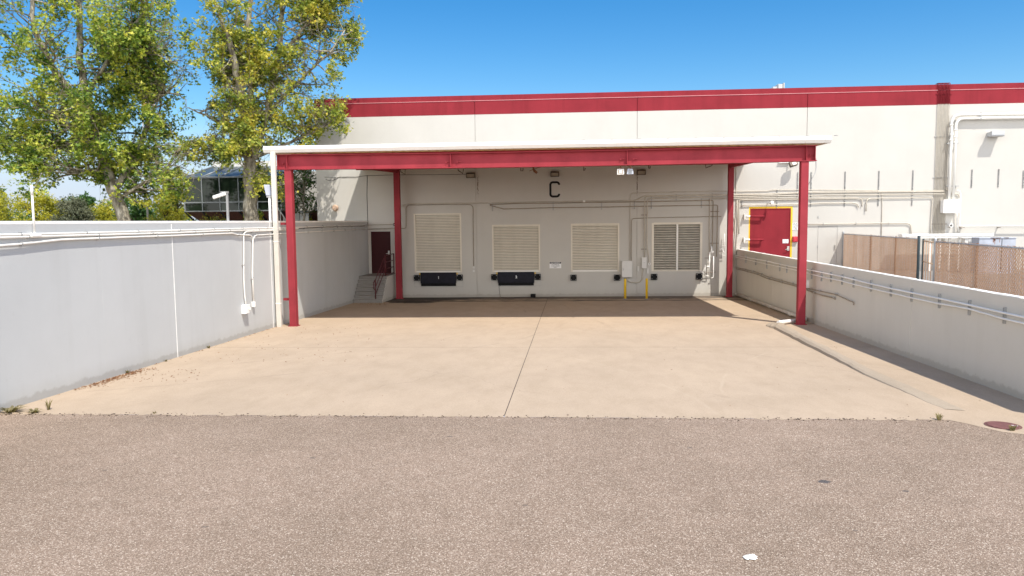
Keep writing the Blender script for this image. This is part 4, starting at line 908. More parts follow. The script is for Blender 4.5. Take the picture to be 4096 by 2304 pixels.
# ------------------------------------------------------------------ lamps
def wall_pack(px0, px1, py0, py1, lab, dark=True, group=None):
    a, b = atY(px0, py0, -0.22), atY(px1, py1, -0.22); e = empty('wall_lamp', ((a.x+b.x)/2, -0.1, b.z), lab, 'wall lamp', group)
    x0, x1, z0, z1 = a.x, b.x, b.z, a.z
    m = MB(); m.prism_x([(-0.002, z0), (-0.002, z1), (-0.20, z1-0.01), (-0.24, z1-0.05), (-0.24, z1-0.075), (-0.10, z0-0.0)], x0, x1); m.build('lamp_housing', M['bronze' if dark else 'lampgrey'], e, bevel=0.006)
    m = MB(); m.prism_x([(-0.105, z0+0.012), (-0.205, z1-0.085), (-0.245, z1-0.085), (-0.15, z0+0.005)], x0+0.03, x1-0.03); m.build('lamp_lens', M['lens' if dark else 'steel'], e)
    m = MB(); t = 0.018
    m.box(x0, x0+t, -0.262, -0.10, z0-0.01, z1-0.04); m.box(x1-t, x1, -0.262, -0.10, z0-0.01, z1-0.04); m.box(x0+t, x1-t, -0.262, -0.23, z0-0.01, z0+0.015)
    m.build('lamp_guard', M['bronze' if dark else 'lampgrey'], e)
wall_pack(1865, 1899, 690, 711, 'bronze wall lamp under the canopy at the stained left panel joint', group='bronze wall lamps')
wall_pack(2202, 2236, 685, 706, 'bronze wall lamp directly above the letter C', group='bronze wall lamps')
wall_pack(2549, 2583, 678, 698.5, 'bronze wall lamp under the canopy right of the two hanging floodlights', group='bronze wall lamps')
# right wall lamp sticks out
a, b = atY(3969, 524, -0.5), atY(4019, 545, -0.5); e = empty('wall_lamp', ((a.x+b.x)/2, -0.25, b.z), 'grey box wall lamp high on the sunlit right part of the wall', 'wall lamp')
m = MB(); m.box(a.x+0.02, b.x-0.02, -0.30, -0.002, b.z+0.03, a.z-0.02); m.build('lamp_housing', M['lampgrey'], e, bevel=0.012)
m = MB(); m.prism_x([(-0.30, a.z), (-0.30, b.z+0.02), (-0.46, b.z), (-0.50, b.z+0.07), (-0.48, a.z)], a.x, b.x); m.build('lamp_hood', M['lampgrey'], e, bevel=0.01)
m = MB(); m.box(a.x+0.04, b.x-0.04, -0.44, -0.31, b.z-0.012, b.z-0.001); m.build('lamp_lens', M['lens'], e)
# hanging floodlights under the front beam
for (x0, x1, y0, y1), lab, front in [((2468, 2496, 676, 698.6), 'square white floodlight hanging under the front beam, left of the pair', True), ((2507, 2534, 675.5, 697), 'pale grey finned floodlight hanging under the front beam, right of the pair', False)]:
    a, b = atY(x0, y0, -12), atY(x1, y1, -12); cx = (a.x+b.x)/2; e = empty('floodlight', (cx, -12, b.z), lab, 'floodlight', 'floodlights hanging from the front beam')
    m = MB(); m.tube([(cx, -12, BZ0-0.05), (cx, -12, a.z+0.01)], 0.016, 8); m.box(cx-0.06, cx+0.06, -12.06, -11.94, BZ0-0.062, BZ0-0.040); m.build('knuckle', M['rust'], e)
    if front:
        m = MB(); m.box(a.x, b.x, -12.06, -11.94, b.z, a.z); m.build('lamp_housing', M['white'], e, bevel=0.015)
        m = MB(); m.box(a.x+0.03, b.x-0.03, -12.068, -12.061, b.z+0.035, a.z-0.03); m.build('lamp_lens', M['lens'], e)
        m = MB(); m.box(a.x+0.07, b.x-0.07, -12.076, -12.069, b.z+0.05, a.z-0.05); m.build('led_panel', M['whitetxt'], e)
    else:
        m = MB(); n = len(m.v); zt, zb_ = a.z, b.z
        for z, h, y0_, y1_2 in ((zt, 0.085, -12.04, -11.97), (zb_, 0.11, -12.07, -11.93)): m.v += [(cx-h, y0_, z), (cx+h, y0_, z), (cx+h, y1_2, z), (cx-h, y1_2, z)]
        for q in ((0, 1, 2, 3), (7, 6, 5, 4), (0, 4, 5, 1), (1, 5, 6, 2), (2, 6, 7, 3), (3, 7, 4, 0)): m.f.append(tuple(n+i for i in q)); m.sm.append(False); m.mi.append(0)
        m.build('lamp_housing', M['xfmr'], e, bevel=0.008)
        m = MB()
        for s in (-0.05, -0.025, 0, 0.025, 0.05): m.box(cx+s-0.004, cx+s+0.004, -12.09, -12.05, zb_+0.03, zt-0.02)
        m.build('cooling_fins', M['lampgrey'], e)
# dark floodlight on an arm, right end
a, b = atY(3157, 645, -0.3), atY(3187, 665, -0.3); cx = (a.x+b.x)/2; e = empty('floodlight', (cx, -0.3, b.z), 'dark floodlight on a white arm beside the front right red post', 'floodlight')
xa = atY(3115, 648, -0.1).x
m = MB(); m.box(xa, cx-0.1, -0.10, -0.002, a.z-0.06, a.z+0.01); m.tube([(cx-0.14, -0.05, a.z-0.02), (cx, -0.28, a.z-0.02)], 0.025, 6); m.build('arm', M['white'], e)
m = MB(); m.obox((cx, -0.33, (a.z+b.z)/2), (0.17, 0.02, 0.05), (0, 0.08, -0.04), (-0.03, 0.05, 0.10)); m.build('lamp_housing', M['bronze'], e, bevel=0.01)
m = MB(); m.obox((cx+0.02, -0.435, (a.z+b.z)/2), (0.09, 0.01, 0.026), (0, 0.018, -0.009), (-0.02, 0.03, 0.06)); m.build('lamp_lens', M['lens'], e)
# spot over the red door
p = atY(3083, 812, -0.3); e = empty('spotlight', p, 'small white spotlight above the red door', 'spotlight')
m = MB(); m.tube([(p.x-0.1, -0.002, p.z-0.02), (p.x-0.06, -0.14, p.z), (p.x, -0.22, p.z)], 0.02, 6); m.build('arm', M['white'], e)
m = MB(); m.tube([(p.x, -0.2, p.z-0.02), (p.x+0.05, -0.38, p.z+0.03)], 0.05, 10, 0.075); m.build('lamp_head', M['white'], e)
# hangers seen below the front beam
def hanger(pts, r, lab, mat='bronze', Y=-0.9):
    m = MB(); m.tube([atY(x, y, Y) for x, y in pts], r, 6); tag(m.build('pipe_hanger', M[mat]), lab, 'hanger', 'hangers under the canopy roof')
hanger([(1602, 676), (1603, 687), (1620, 697), (1620.5, 676)], 0.02, 'angled dark hanger right of the rear left red post')
hanger([(1832, 676), (1833, 682), (1852, 694), (1853.5, 676)], 0.025, 'angled dark hanger left of the first bronze lamp')
hanger([(2083, 672), (2083, 683.5), (2092, 683.5), (2092, 672)], 0.02, 'small square dark hanger left of the rusty nozzle')
hanger([(2335, 668), (2335, 683), (2340, 680), (2341, 672)], 0.02, 'small hooked dark hanger between the letter lamp and the floodlights')
hanger([(2594, 660), (2595, 673), (2600, 674), (2601, 664)], 0.022, 'small dark hanger right of the third bronze lamp')
hanger([(2822, 655), (2823, 672), (2848, 662), (2849.5, 654)], 0.022, 'triangular dark hanger left of the rear right red post')
p = atY(2136, 682, -1.2); e = empty('sprinkler_valve', p, 'rusty valve hanging under the beam left of the letter C lamp', 'valve')
m = MB(); m.tube([p+Vector((-0.05, 0, 0.3)), p+Vector((-0.02, 0, 0.05)), p+Vector((0.03, 0, -0.08))], 0.045, 8); m.tube([p+Vector((0.0, 0, 0.0)), p+Vector((0.14, -0.02, -0.12))], 0.06, 8); m.build('valve_body', M['rust'], e)
m = MB(); m.tube([p+Vector((-0.22, 0, -0.02)), p+Vector((0.2, 0, 0.13)), p+Vector((0.4, 0, 0.16))], 0.016, 6); m.build('valve_lever', M['rust'], e)
conduit([(3263, 632), (3265, 686), (3232, 740)], 'Y', -11.7, 0.0001, 0.012, 'thin grey cable hanging from the right end of the front beam', 'lampgrey', name='cable', cat='cable')

# pipe valves near the rear right post
vx = atY(2837, 1050, -0.15); e = empty('pipe_assembly', (vx.x, -0.15, 0.9), 'cluster of white sprinkler pipes and valves in the sunlit corner right of the louver', 'pipes')
def pp(pts, r, name, mat='white'):
    m = MB(); m.tube(rounded([atY(x, y, -0.15) for x, y in pts], 0.06), r, 8); m.build(name, M[mat], e)
pp([(2838, 1007), (2837.5, 1060), (2836.5, 1104)], 0.026, 'riser_pipe'); pp([(2854.6, 1025), (2854, 1100), (2853, 1111), (2844, 1112)], 0.026, 'riser_pipe'); pp([(2820, 1060), (2819.5, 1104)], 0.02, 'riser_pipe'); pp([(2846, 985), (2846.5, 1014)], 0.034, 'riser_pipe')
pp([(2838, 1009), (2856, 1008)], 0.018, 'cross_pipe'); pp([(2818, 1092), (2862, 1088)], 0.02, 'cross_pipe', 'clampm'); pp([(2818, 1032), (2856, 1031)], 0.014, 'cross_pipe', 'clampm'); pp([(2826, 1067), (2838, 1066)], 0.04, 'valve'); pp([(2820, 1103), (2836, 1104)], 0.018, 'cross_pipe')
pp([(2799, 1081), (2806, 1086), (2816, 1096)], 0.03, 'hose_valve')
p = atY(2889, 1000, -0.1); e = empty('pipe_assembly', (p.x, -0.1, p.z), 'bent white pipe stubs and clips in the sunlit strip beside the rear red post', 'pipes')
pp([(2898, 935), (2896, 960), (2897, 1010)], 0.022, 'riser_pipe'); pp([(2888, 965), (2901, 964)], 0.014, 'clip'); pp([(2887, 982), (2901, 982)], 0.014, 'clip'); pp([(2880, 1006), (2882, 996), (2890, 995), (2892, 1008), (2900, 1009)], 0.024, 'bent_pipe'); pp([(2886, 1022), (2901, 1021)], 0.016, 'clip')

# ------------------------------------------------------------------ fittings on the left wall
def pole_on_wall(px, py0, py1, lab, name, cat):
    a = atX(px, py0, XL); b = atX(px+8, py1, XL); e = empty(name, (XL+0.06, a.y, b.z), lab, cat); return e, a, b
e, a, b = pole_on_wall(136, 748, 936, 'short white pole rising above the left wall near the frame edge', 'antenna_pole', 'pole')
y = atX(138, 930, XL+0.05).y
m = MB(); m.tube([(XL+0.05, y, b.z), (XL+0.05, y, a.z-0.16)], 0.020, 8); m.build('pole', M['trim'], e)
m = MB(); m.tube([(XL+0.05, y, a.z-0.16), (XL+0.05, y, a.z+0.03)], 0.026, 8, 0.022); m.build('pole_cap', M['trim'], e)
m = MB(); m.box(XL+0.002, XL+0.10, y-0.13, y+0.13, b.z-0.05, b.z+0.02); m.build('conduit_body', M['white'], e, bevel=0.01)
# security camera mast
y = atX(912, 870, XL-0.12).y; zt = atX(912, 774, XL-0.12).z
e = empty('security_camera', (XL-0.12, y, ZL), 'white security camera on a grey mast in front of the glass bay', 'camera')
m = MB(); m.box(XL-0.15, XL-0.09, y-0.03, y+0.03, ZL-0.05, zt); m.box(XL-0.30, XL-0.08, y-0.05, y+0.05, zt, zt+0.06-0.0); m.build('mast', M['mast'], e, bevel=0.004)
c0 = Vector((XL-0.34, y-0.02, zt-0.06))
m = MB(); m.obox(c0, (-0.20, -0.0, -0.06), (0, 0.05, 0), (-0.012, 0, 0.05)); m.build('camera_body', M['cabinet'], e, bevel=0.02)
m = MB(); m.tube([c0+Vector((-0.20, 0, -0.06)), c0+Vector((-0.212, 0, -0.064))], 0.036, 10); m.build('camera_lens', M['black'], e)
# floodlight on mast by the downspout
y = atX(1082, 870, XL-0.1).y; zb_ = atX(1082, 790, XL-0.1).z; zt = atX(1078, 738, XL-0.1).z
e = empty('floodlight', (XL-0.1, y, ZL), 'blue grey floodlight on a pole above the left wall beside the white downspout', 'floodlight')
m = MB(); m.tube([(XL-0.1, y, ZL-0.3), (XL-0.1, y, zb_)], 0.05, 10); m.build('mast', M['white'], e)
m = MB(); m.obox((XL-0.14, y, (zb_+zt)/2+0.03), (0.10, 0.05, 0.0), (-0.02, 0.05, 0.012), (-0.035, 0, (zt-zb_)/2-0.04)); m.build('lamp_housing', M['xfmr'], e, bevel=0.012)
m = MB(); m.box(XL-0.19, XL-0.02, y-0.06, y+0.06, zb_, zb_+0.05); m.build('yoke', M['strut'], e)
# outlet boxes on drops
p = atX(985, 1236, XL+0.10)
e = empty('outlet_box', (XL+0.07, p.y, p.z-0.2), 'larger white outlet box hanging on a drop conduit on the left wall', 'outlet')
z0, z1 = atX(985, 1254, XL+0.1).z, atX(985, 1219, XL+0.1).z; w = 0.145
m = MB(); m.box(XL+0.002, XL+0.14, p.y-w, p.y+w, z0, z1); m.build('box_body', M['white'], e, bevel=0.01)
m = MB(); m.box(XL+0.141, XL+0.165, p.y-w+0.01, p.y+w-0.01, z0+0.01, z1+0.012); m.build('cover', M['white'], e, bevel=0.006)
m = MB(); m.tube([(XL+0.166, p.y+0.07, (z0+z1)/2), (XL+0.20, p.y+0.07, (z0+z1)/2)], 0.045, 10); m.build('twist_socket', M['white'], e)
p = atX(1014.5, 1217, XL+0.05); m = MB(); m.box(XL+0.002, XL+0.10, p.y-0.055, p.y+0.055, p.z-0.085, p.z+0.08); tag(m.build('outlet_box', M['white'], bevel=0.01), 'smaller white outlet at the end of the thin drop conduit on the left wall', 'outlet')

# box on the right wall near the front post
p = atX(3226, 1135, XR-0.05); m = MB(); m.box(XR-0.12, XR-0.001, p.y-0.12, p.y+0.12, p.z-0.13, p.z+0.13); m.box(XR-0.135, XR-0.121, p.y-0.1, p.y+0.1, p.z-0.11, p.z+0.11); tag(m.build('outlet_box', M['white'], bevel=0.006), 'cream outlet box on the low right wall behind the front red post', 'outlet')

# ------------------------------------------------------------------ bollards, drain pipe, berm, manhole
def bollard(px, pyt, pyb, lab):
    g = atG(px, pyb); zt = atY(px, pyt, g.y).z
    e = empty('bollard', g, lab, 'bollard', 'yellow bollards before the cabinets')
    m = MB(); m.tube([g+Vector((0, 0, -0.02)), (g.x, g.y, zt-0.02), (g.x, g.y, zt)], 0.056, 14); m.build('bollard_pipe', M['yellow'], e)
    m = MB(); m.tube([g+Vector((0, 0, 0.0)), g+Vector((0, 0, 0.035))], 0.11, 12); m.build('footing', M['conc_step'], e)
bollard(2500.5, 1115, 1197, 'yellow pipe bollard in front of the larger grey cabinet')
bollard(2586.5, 1114, 1197, 'yellow pipe bollard nearer the louver vent')
g0 = Vector((XR-0.10, -0.35, gz(XR, -0.3)+0.12)); yc = atG(3179, 1268).y
dp = empty('drain_pipe', (XR-0.3, -6, 0.1), 'white plastic drain pipe along the foot of the low right wall', 'pipe')
ye = -11.35
m = MB(); m.tube(rounded([(XR-0.11, -0.55, gz(XR, -0.5)+0.13), (XR-0.11, ye, gz(XR, ye)+0.10), (XR-0.35, ye-0.12, gz(XR, ye)+0.09)], 0.1), 0.062, 12); m.build('long_run', M['pvc'], dp)
for t in (-0.6, -3.4, -6.6, -9.4): m = MB(); m.tube([(XR-0.11, t, gz(XR, t)+0.127+(t+0.5)*0.004), (XR-0.11, t-0.16, gz(XR, t)+0.127+(t+0.5)*0.004)], 0.072, 12); m.build('coupling', M['pvc'], dp)
e0 = Vector((XR-0.35, ye-0.12, gz(XR, ye)+0.09)); e1 = atG(3113, 1302)+Vector((0, 0, 0.10))
m = MB(); m.tube([e0, e0*0.5+e1*0.5, e1], 0.062, 12); m.build('outlet_run', M['white'], dp)
# berm
be_l = [(3062, 1304), (3100, 1318), (3188.6, 1364), (3314, 1427), (3454.6, 1500), (3624, 1572), (3711, 1611), (3790, 1642)]
be_r = [(3095, 1290), (3135, 1298), (3237, 1359), (3358, 1417.5), (3479, 1475.6), (3672, 1558), (3800, 1612), (3880, 1650)]
hts = [0.05, 0.12, 0.12, 0.10, 0.05, 0.02, 0.008, 0.004]
P = []; rr = random.Random(5)
for i in range(len(be_l)-1):
    for k in range(6):
        t = k/6; l = atG(be_l[i][0]*(1-t)+be_l[i+1][0]*t, be_l[i][1]*(1-t)+be_l[i+1][1]*t); r_ = atG(be_r[i][0]*(1-t)+be_r[i+1][0]*t, be_r[i][1]*(1-t)+be_r[i+1][1]*t)
        P.append((l, r_, hts[i]*(1-t)+hts[i+1]*t))
m = MB(); rows = []
for l, r_, h in P:
    row = []; j = rr.uniform(-0.015, 0.015)
    for s, f in ((0, -0.01), (0.06, 0.55), (0.25, 0.95), (0.5, 1.0), (0.75, 0.8), (0.93, 0.35), (1, -0.01)):
        p = l.lerp(r_, s); row.append((p.x+j, p.y, p.z+0.003+h*f*(1+rr.uniform(-0.1, 0.1)) if f > 0 else p.z-0.01))
    rows.append(row)
for a, b in zip(rows[:-1], rows[1:]):
    for i in range(6): m.face([a[i], a[i+1], b[i+1], b[i]], True)
m.face(list(reversed(rows[0]))); 
bo2 = m.build('concrete_berm', M['berm']); tag(bo2, 'low brownish concrete berm curving along the right side of the dock floor', 'curb')
mh = atG(4012, 1703); e = empty('manhole_cover', mh, 'rusty brown round manhole cover in the right corner of the concrete', 'manhole')
m = MB(); m.tube([(mh.x, mh.y, mh.z+0.004), (mh.x, mh.y, mh.z+0.012)], 0.215, 28); m.build('lid', M['iron'], e)
m = MB(); 
for k in range(28):
    a0, a1 = 2*math.pi*k/28, 2*math.pi*(k+1)/28; m.face([(mh.x+0.222*math.cos(a0), mh.y+0.222*math.sin(a0), mh.z+0.006), (mh.x+0.222*math.cos(a1), mh.y+0.222*math.sin(a1), mh.z+0.006), (mh.x+0.25*math.cos(a1), mh.y+0.25*math.sin(a1), mh.z+0.006), (mh.x+0.25*math.cos(a0), mh.y+0.25*math.sin(a0), mh.z+0.006)])
m.build('rim', M['iron'], e)
m = MB()
for ax in ((0.13, -0.02), (0.17, -0.05)): m.box(mh.x+ax[0]-0.02, mh.x+ax[0]+0.02, mh.y+ax[1]-0.006, mh.y+ax[1]+0.006, mh.z+0.0125, mh.z+0.015)
m.build('lift_mark', M['whitetxt'], e)

# rag, litter, weeds
p = atG(3000, 2232); m = MB(); rr = random.Random(9); nx = 9; g = [[None]*nx for _ in range(nx)]
for i in range(nx):
    for j in range(nx):
        u, v = i/(nx-1)*2-1, j/(nx-1)*2-1; d = math.hypot(u, v); s = 1/(max(1, d)); rad = 0.80+0.28*mnoise.noise((u*1.5, v*1.5, 3.3))
        x, y = u*s*rad*0.085*(1+0.4*mnoise.noise((v*3, u*2, 7.0))), v*s*rad*0.055*(1+0.5*mnoise.noise((u*3, v*2, 9.0)))
        g[i][j] = (p.x+x, p.y+y, p.z+0.004+max(0, 0.045*(1-d*0.85))*(0.55+1.3*mnoise.noise((u*3.2, v*3.2, 1.0))))
for i in range(nx-1):
    for j in range(nx-1): m.face([g[i][j], g[i+1][j], g[i+1][j+1], g[i][j+1]], True)
tag(m.build('paper_scrap', M['cloth']), 'crumpled white paper scrap lying on the asphalt near the camera', 'litter')
m = MB(); rr = random.Random(21)
def deadleaf(x, y, s):
    a = rr.uniform(0, 6.28); t = rr.uniform(-0.5, 0.5); z = gz(x, y)+0.004; c, sn = math.cos(a), math.sin(a); q = [(-1, 0), (-0.3, 0.55), (0.4, 0.45), (1, 0), (0.3, -0.5), (-0.4, -0.45)]
    m.face([(x+(u*c-v*sn)*s, y+(u*sn+v*c)*s, z+abs(u*t)*s+rr.uniform(0, 0.012)) for u, v in q])
A, B = atG(330, 1552), atG(590, 1480)
for _ in range(420):
    t = rr.random()**0.8; q = A.lerp(B, t); deadleaf(XL+0.05+abs(rr.gauss(0, 0.16)), q.y+rr.uniform(-0.4, 0.4), rr.uniform(0.012, 0.035))
for _ in range(60):
    q = atG(rr.uniform(500, 800), rr.uniform(1480, 1530)); deadleaf(q.x, q.y, rr.uniform(0.012, 0.03))
for _ in range(150):
    q = atG(rr.uniform(700, 1500), rr.uniform(1300, 1450)); deadleaf(max(q.x, XL+0.1), q.y, rr.uniform(0.012, 0.03))
for _ in range(70):
    x, y = rr.uniform(-9, 7.4), rr.uniform(-24.5, -10); deadleaf(x, y, rr.uniform(0.008, 0.02))
for _ in range(60):
    y = rr.uniform(-24, -11); deadleaf(XL+0.03+abs(rr.gauss(0, 0.05)), y, rr.uniform(0.012, 0.03))
for _ in range(60):
    q = atG(rr.uniform(1425, 1545), rr.uniform(1214, 1222)); deadleaf(q.x, q.y, rr.uniform(0.015, 0.04))
tag(m.build('leaf_litter', M['litter'], recalc=False), 'scattered dead brown leaves on the concrete along the left wall', 'leaves', kind='stuff')
m = MB(); rr = random.Random(31)
for _ in range(420):      # loose grit along the ragged seam and in the corner of the left wall
    x = rr.uniform(XL+0.03, 5.9); y = -25.02+rr.gauss(0, 0.07); t = rr.uniform(0.004, 0.013); a = rr.uniform(0, 3)
    m.obox((x, y, gz(x, y)+t*0.4), (t*math.cos(a), t*math.sin(a), 0), (-t*0.7*math.sin(a), t*0.7*math.cos(a), 0), (0, 0, t*0.5))
tag(m.build('grit', paint('dark_grit', (0.15, 0.115, 0.085), 0.9, 0.5, 60.0), recalc=False), 'loose dark grit along the seam between asphalt and concrete', 'grit', kind='stuff')
def weed(px, py, n, h, spread, lab, flat=False):
    p = atG(px, py); p.x = max(p.x, XL+0.06); m = MB(); rr = random.Random(int(px*7+py))
    for _ in range(n):
        a = rr.uniform(0, 6.28); l = h*rr.uniform(0.5, 1.1); lean = rr.uniform(0.3, 0.9) if not flat else rr.uniform(1.2, 2.2)
        d = Vector((math.cos(a), math.sin(a), 0)); s = d.cross(Vector((0, 0, 1)))*rr.uniform(0.004, 0.010)*(2.2 if flat else 1)
        b = p+d*rr.uniform(0, spread*0.3); t1 = b+d*l*lean*0.35+Vector((0, 0, l*0.6)); t2 = b+d*l*lean*0.8+Vector((0, 0, l*(0.9 if not flat else 0.45)))
        m.face([b-s, b+s, t1+s*1.3, t1-s*1.3]); m.face([t1-s*1.3, t1+s*1.3, t2])
    tag(m.build('weed', M['weed'], recalc=False), lab, 'weed', 'weeds in the paving cracks')
weed(45, 1648, 46, 0.16, 0.25, 'largest leafy weed in the corner of left wall and asphalt', True)
weed(138, 1650, 26, 0.10, 0.2, 'low brown weed on the asphalt edge, second from the left wall', True)
weed(194, 1640, 14, 0.20, 0.06, 'thin upright weed on the asphalt edge, third from the left wall')
weed(618, 1654, 8, 0.05, 0.06, 'tiny weed on the asphalt edge in the left half')
weed(3757, 1680, 22, 0.13, 0.1, 'small grey green weed on the asphalt edge near the berm end')
weed(3218, 1376, 16, 0.09, 0.1, 'small weed growing at the foot of the concrete berm')
weed(4048, 1722, 24, 0.10, 0.14, 'dry weed tuft just below the manhole cover')
weed(482, 1494, 16, 0.10, 0.1, 'dry weed by the brown leaf litter on the left wall')
weed(815, 1393, 20, 0.10, 0.12, 'dry weed at the foot of the left wall midway to the downspout')
weed(660, 1446, 12, 0.06, 0.1, 'small weed at the foot of the left wall near the white joint')

# ------------------------------------------------------------------ fence, gate, transformer, cable tray, roof hood
FZ = 2.985
fpts = [atZ(3374, 933, FZ), atZ(3676, 952, FZ), atZ(3692, 958, FZ-0.02), atZ(3742, 963, FZ), atZ(4096, 988, FZ)]
fend = fpts[4]+(fpts[4]-fpts[3]).normalized()*3.0
def fence_panel(a, b, parent, sp=0.058, zb_=1.20, zt=FZ, gap=0.07, post_every=3.0, seed=1, slats=True):
    d = (b-a); d.z = 0; l = d.length; d.normalize(); nrm = Vector((d.y, -d.x, 0)); rr = random.Random(seed)
    m1, m2 = MB(), MB(); n = int(l/sp)
    if slats:
        nzg = 34; hz_ = (zt-zb_-0.05)/nzg
        for i in range(n):
            p = a+d*(sp*(i+0.5)); w = sp*(1-gap)*0.5*rr.uniform(0.88, 1.05); zt2 = zt+rr.uniform(-0.03, 0.012)
            tw = nrm*0.016; k = rr.uniform(-0.006, 0.006)
            col_ = []
            for j in range(nzg+1):      # the woven wire pinches each slat in and out
                z = zb_+0.03+(zt2-zb_-0.03)*j/nzg; off = nrm*(0.007*(1 if (i+j) % 2 else -1)+k)
                col_.append((p-d*w+off+Vector((0, 0, z-p.z)), p+d*w+off*0.6+Vector((0, 0, z-p.z))))
            for (q0, q1), (q2, q3) in zip(col_[:-1], col_[1:]): m1.face([q0, q1, q3, q2])
    x = 0
    step = 0.058
    k = int(l/step)
    Hh = zt-zb_
    for i in range(-int(Hh/step), k):       # diagonal wires both ways
        for sgn in (1, -1):
            s0 = i*step; 
            u0, u1 = s0, s0+Hh; z0, z1 = (zb_, zt) if sgn > 0 else (zt, zb_)
            t0, t1 = max(0, (0-u0)/Hh), min(1, (l-u0)/Hh)
            if t1 <= t0: continue
            pa = a+d*(u0+Hh*t0); pb = a+d*(u0+Hh*t1); pa.z = z0+(z1-z0)*t0; pb.z = z0+(z1-z0)*t1
            o = nrm*(0.018*(-1 if sgn > 0 else -1.2)); ax = (pb-pa).normalized().cross(nrm)*0.0015
            m2.face([pa+o-ax, pa+o+ax, pb+o+ax, pb+o-ax])
    if slats: m1.build('privacy_slats', M['slat'], parent, recalc=False)
    m2.build('wire_mesh', M['wire'], parent, recalc=False)
def fpost(p, parent, r=0.035, mat='fencepost', zt=FZ+0.05):
    m = MB(); m.tube([(p.x, p.y, 1.2), (p.x, p.y, zt), (p.x, p.y, zt+0.03)], r, 10); m.build('post', M[mat], parent)
f1 = empty('chain_link_fence', (fpts[0]+fpts[1])/2-Vector((0, 0, FZ-1.2)), 'brown slatted chain link fence section between the warehouse and the gate', 'fence')
fence_panel(fpts[0], fpts[1], f1)
fpost(fpts[0], f1); fpost(fpts[1], f1, 0.045, 'darkpost')
for t in (0.42, 0.74):
    p = fpts[0].lerp(fpts[1], t); nn = Vector((0.14, -0.02, 0)); fpost(p+nn*0.35, f1, 0.03, 'rust', FZ-0.02)
m = MB(); m.tube([fpts[0]-Vector((0, 0, 0.03)), fpts[1]-Vector((0, 0, 0.03))], 0.02, 6); m.build('top_rail', M['fencepost'], f1)
gt = empty('fence_gate', (fpts[2]+fpts[3])/2-Vector((0, 0, FZ-1.2)), 'narrow open mesh gate between the two brown fence sections', 'gate')
fence_panel(fpts[2], fpts[3], gt, slats=False)
m = MB(); dd = (fpts[3]-fpts[2]); dd.z = 0; n = 5
for i in range(n):
    p = fpts[2]+dd*((i+0.6)/n); m.tube([(p.x, p.y, 1.25), (p.x, p.y, FZ-0.03)], 0.012, 5)
m.build('sparse_slats', M['slat'], gt)
fpost(fpts[2]+dd*0.05, gt, 0.035, 'darkpost', FZ-0.02)
m = MB(); 
for zz in (2.25, FZ-0.06): m.tube([(fpts[2].x, fpts[2].y, zz), (fpts[3].x, fpts[3].y, zz)], 0.02, 6)
m.build('gate_rail', M['slat2'], gt)
f2 = empty('chain_link_fence', (fpts[3]+fend)/2-Vector((0, 0, FZ-1.2)), 'brown slatted chain link fence section right of the gate toward the frame edge', 'fence')
fence_panel(fpts[3], fend, f2, seed=5); fpost(fpts[3], f2, 0.04); fpost(fend, f2)
p = fpts[3].lerp(fpts[4], 0.52); fpost(p+Vector((0.05, 0, 0)), f2, 0.03, 'rust', FZ-0.02)
m = MB(); m.tube([fpts[3]-Vector((0, 0, 0.03)), fend-Vector((0, 0, 0.03))], 0.02, 6); m.build('top_rail', M['fencepost'], f2)
# transformer
a, b = atY(3918, 951, -2.6), atY(4064, 951, -2.6); zt = a.z
tr = empty('transformer', ((a.x+b.x)/2, -2.1, 1.22), 'weathered blue grey transformer cabinet behind the brown fence', 'transformer')
m = MB(); m.box(a.x, b.x, -2.6, -1.6, 1.22, zt-0.04); m.build('cabinet_body', M['xfmr'], tr)
m = MB(); m.box(a.x-0.02, b.x+0.02, -2.63, -1.58, zt-0.039, zt); m.build('lid', M['xfmr'], tr, bevel=0.01)
m = MB(); xm = a.x+(b.x-a.x)*0.62; m.box(xm-0.012, xm+0.012, -2.606, -2.601, 1.3, zt-0.05); m.build('door_gap', M['black'], tr)
m = MB(); rr = random.Random(4)
for _ in range(26):
    x = a.x+(b.x-a.x)*rr.uniform(0.3, 0.8); m.box(x-rr.uniform(0.01, 0.06), x+rr.uniform(0.01, 0.06), -2.634, -2.6305, zt-rr.uniform(0.01, 0.035), zt-0.001)
for _ in range(8):
    x = a.x+(b.x-a.x)*0.42+rr.gauss(0, 0.06); m.box(x-0.01, x+0.01, -2.603, -2.6005, zt-rr.uniform(0.12, 0.3), zt-0.05)
m.build('rust_streaks', M['rust'], tr)
# meter box left of it
a2, b2 = atY(3858, 953, -1.9), atY(3880, 990, -1.9); m = MB(); m.box(a2.x, b2.x+0.1, -1.95, -1.6, 1.22, a2.z); m.box(a2.x-0.12, b2.x+0.12, -2.0, -1.55, a2.z+0.001, a2.z+0.03)
m.tube([(b2.x-0.02, -1.951, a2.z-0.12), (b2.x-0.02, -2.0, a2.z-0.12)], 0.075, 12)
tag(m.build('meter_box', M['cabinet']), 'small meter box with round dial left of the blue grey transformer', 'meter')
# cable tray on legs
a, b = atY(3600, 941, -0.7), atY(3964, 941, -0.7); z0, z1 = atY(3790, 952, -0.7).z, atY(3790, 935, -0.7).z
ct = empty('cable_tray', ((a.x+b.x)/2, -0.7, 1.22), 'long white horizontal trough on legs behind the fence', 'cable tray')
m = MB(); m.box(a.x, b.x, -0.95, -0.5, z0+0.07, z1); m.box(a.x+0.02, b.x-0.2, -0.965, -0.951, z0+0.11, z1-0.02); m.build('trough', M['white'], ct, bevel=0.01)
m = MB(); m.box(a.x+0.02, b.x-0.02, -0.93, -0.55, z0, z0+0.068); m.build('rail', M['trim'], ct)
for px in (3721, 3759, 3797, 3835):
    x = atY(px, 960, -0.75).x; m = MB(); m.box(x-0.04, x+0.04, -0.80, -0.72, 1.2, z0-0.001); m.build('leg', M['trim'], ct)
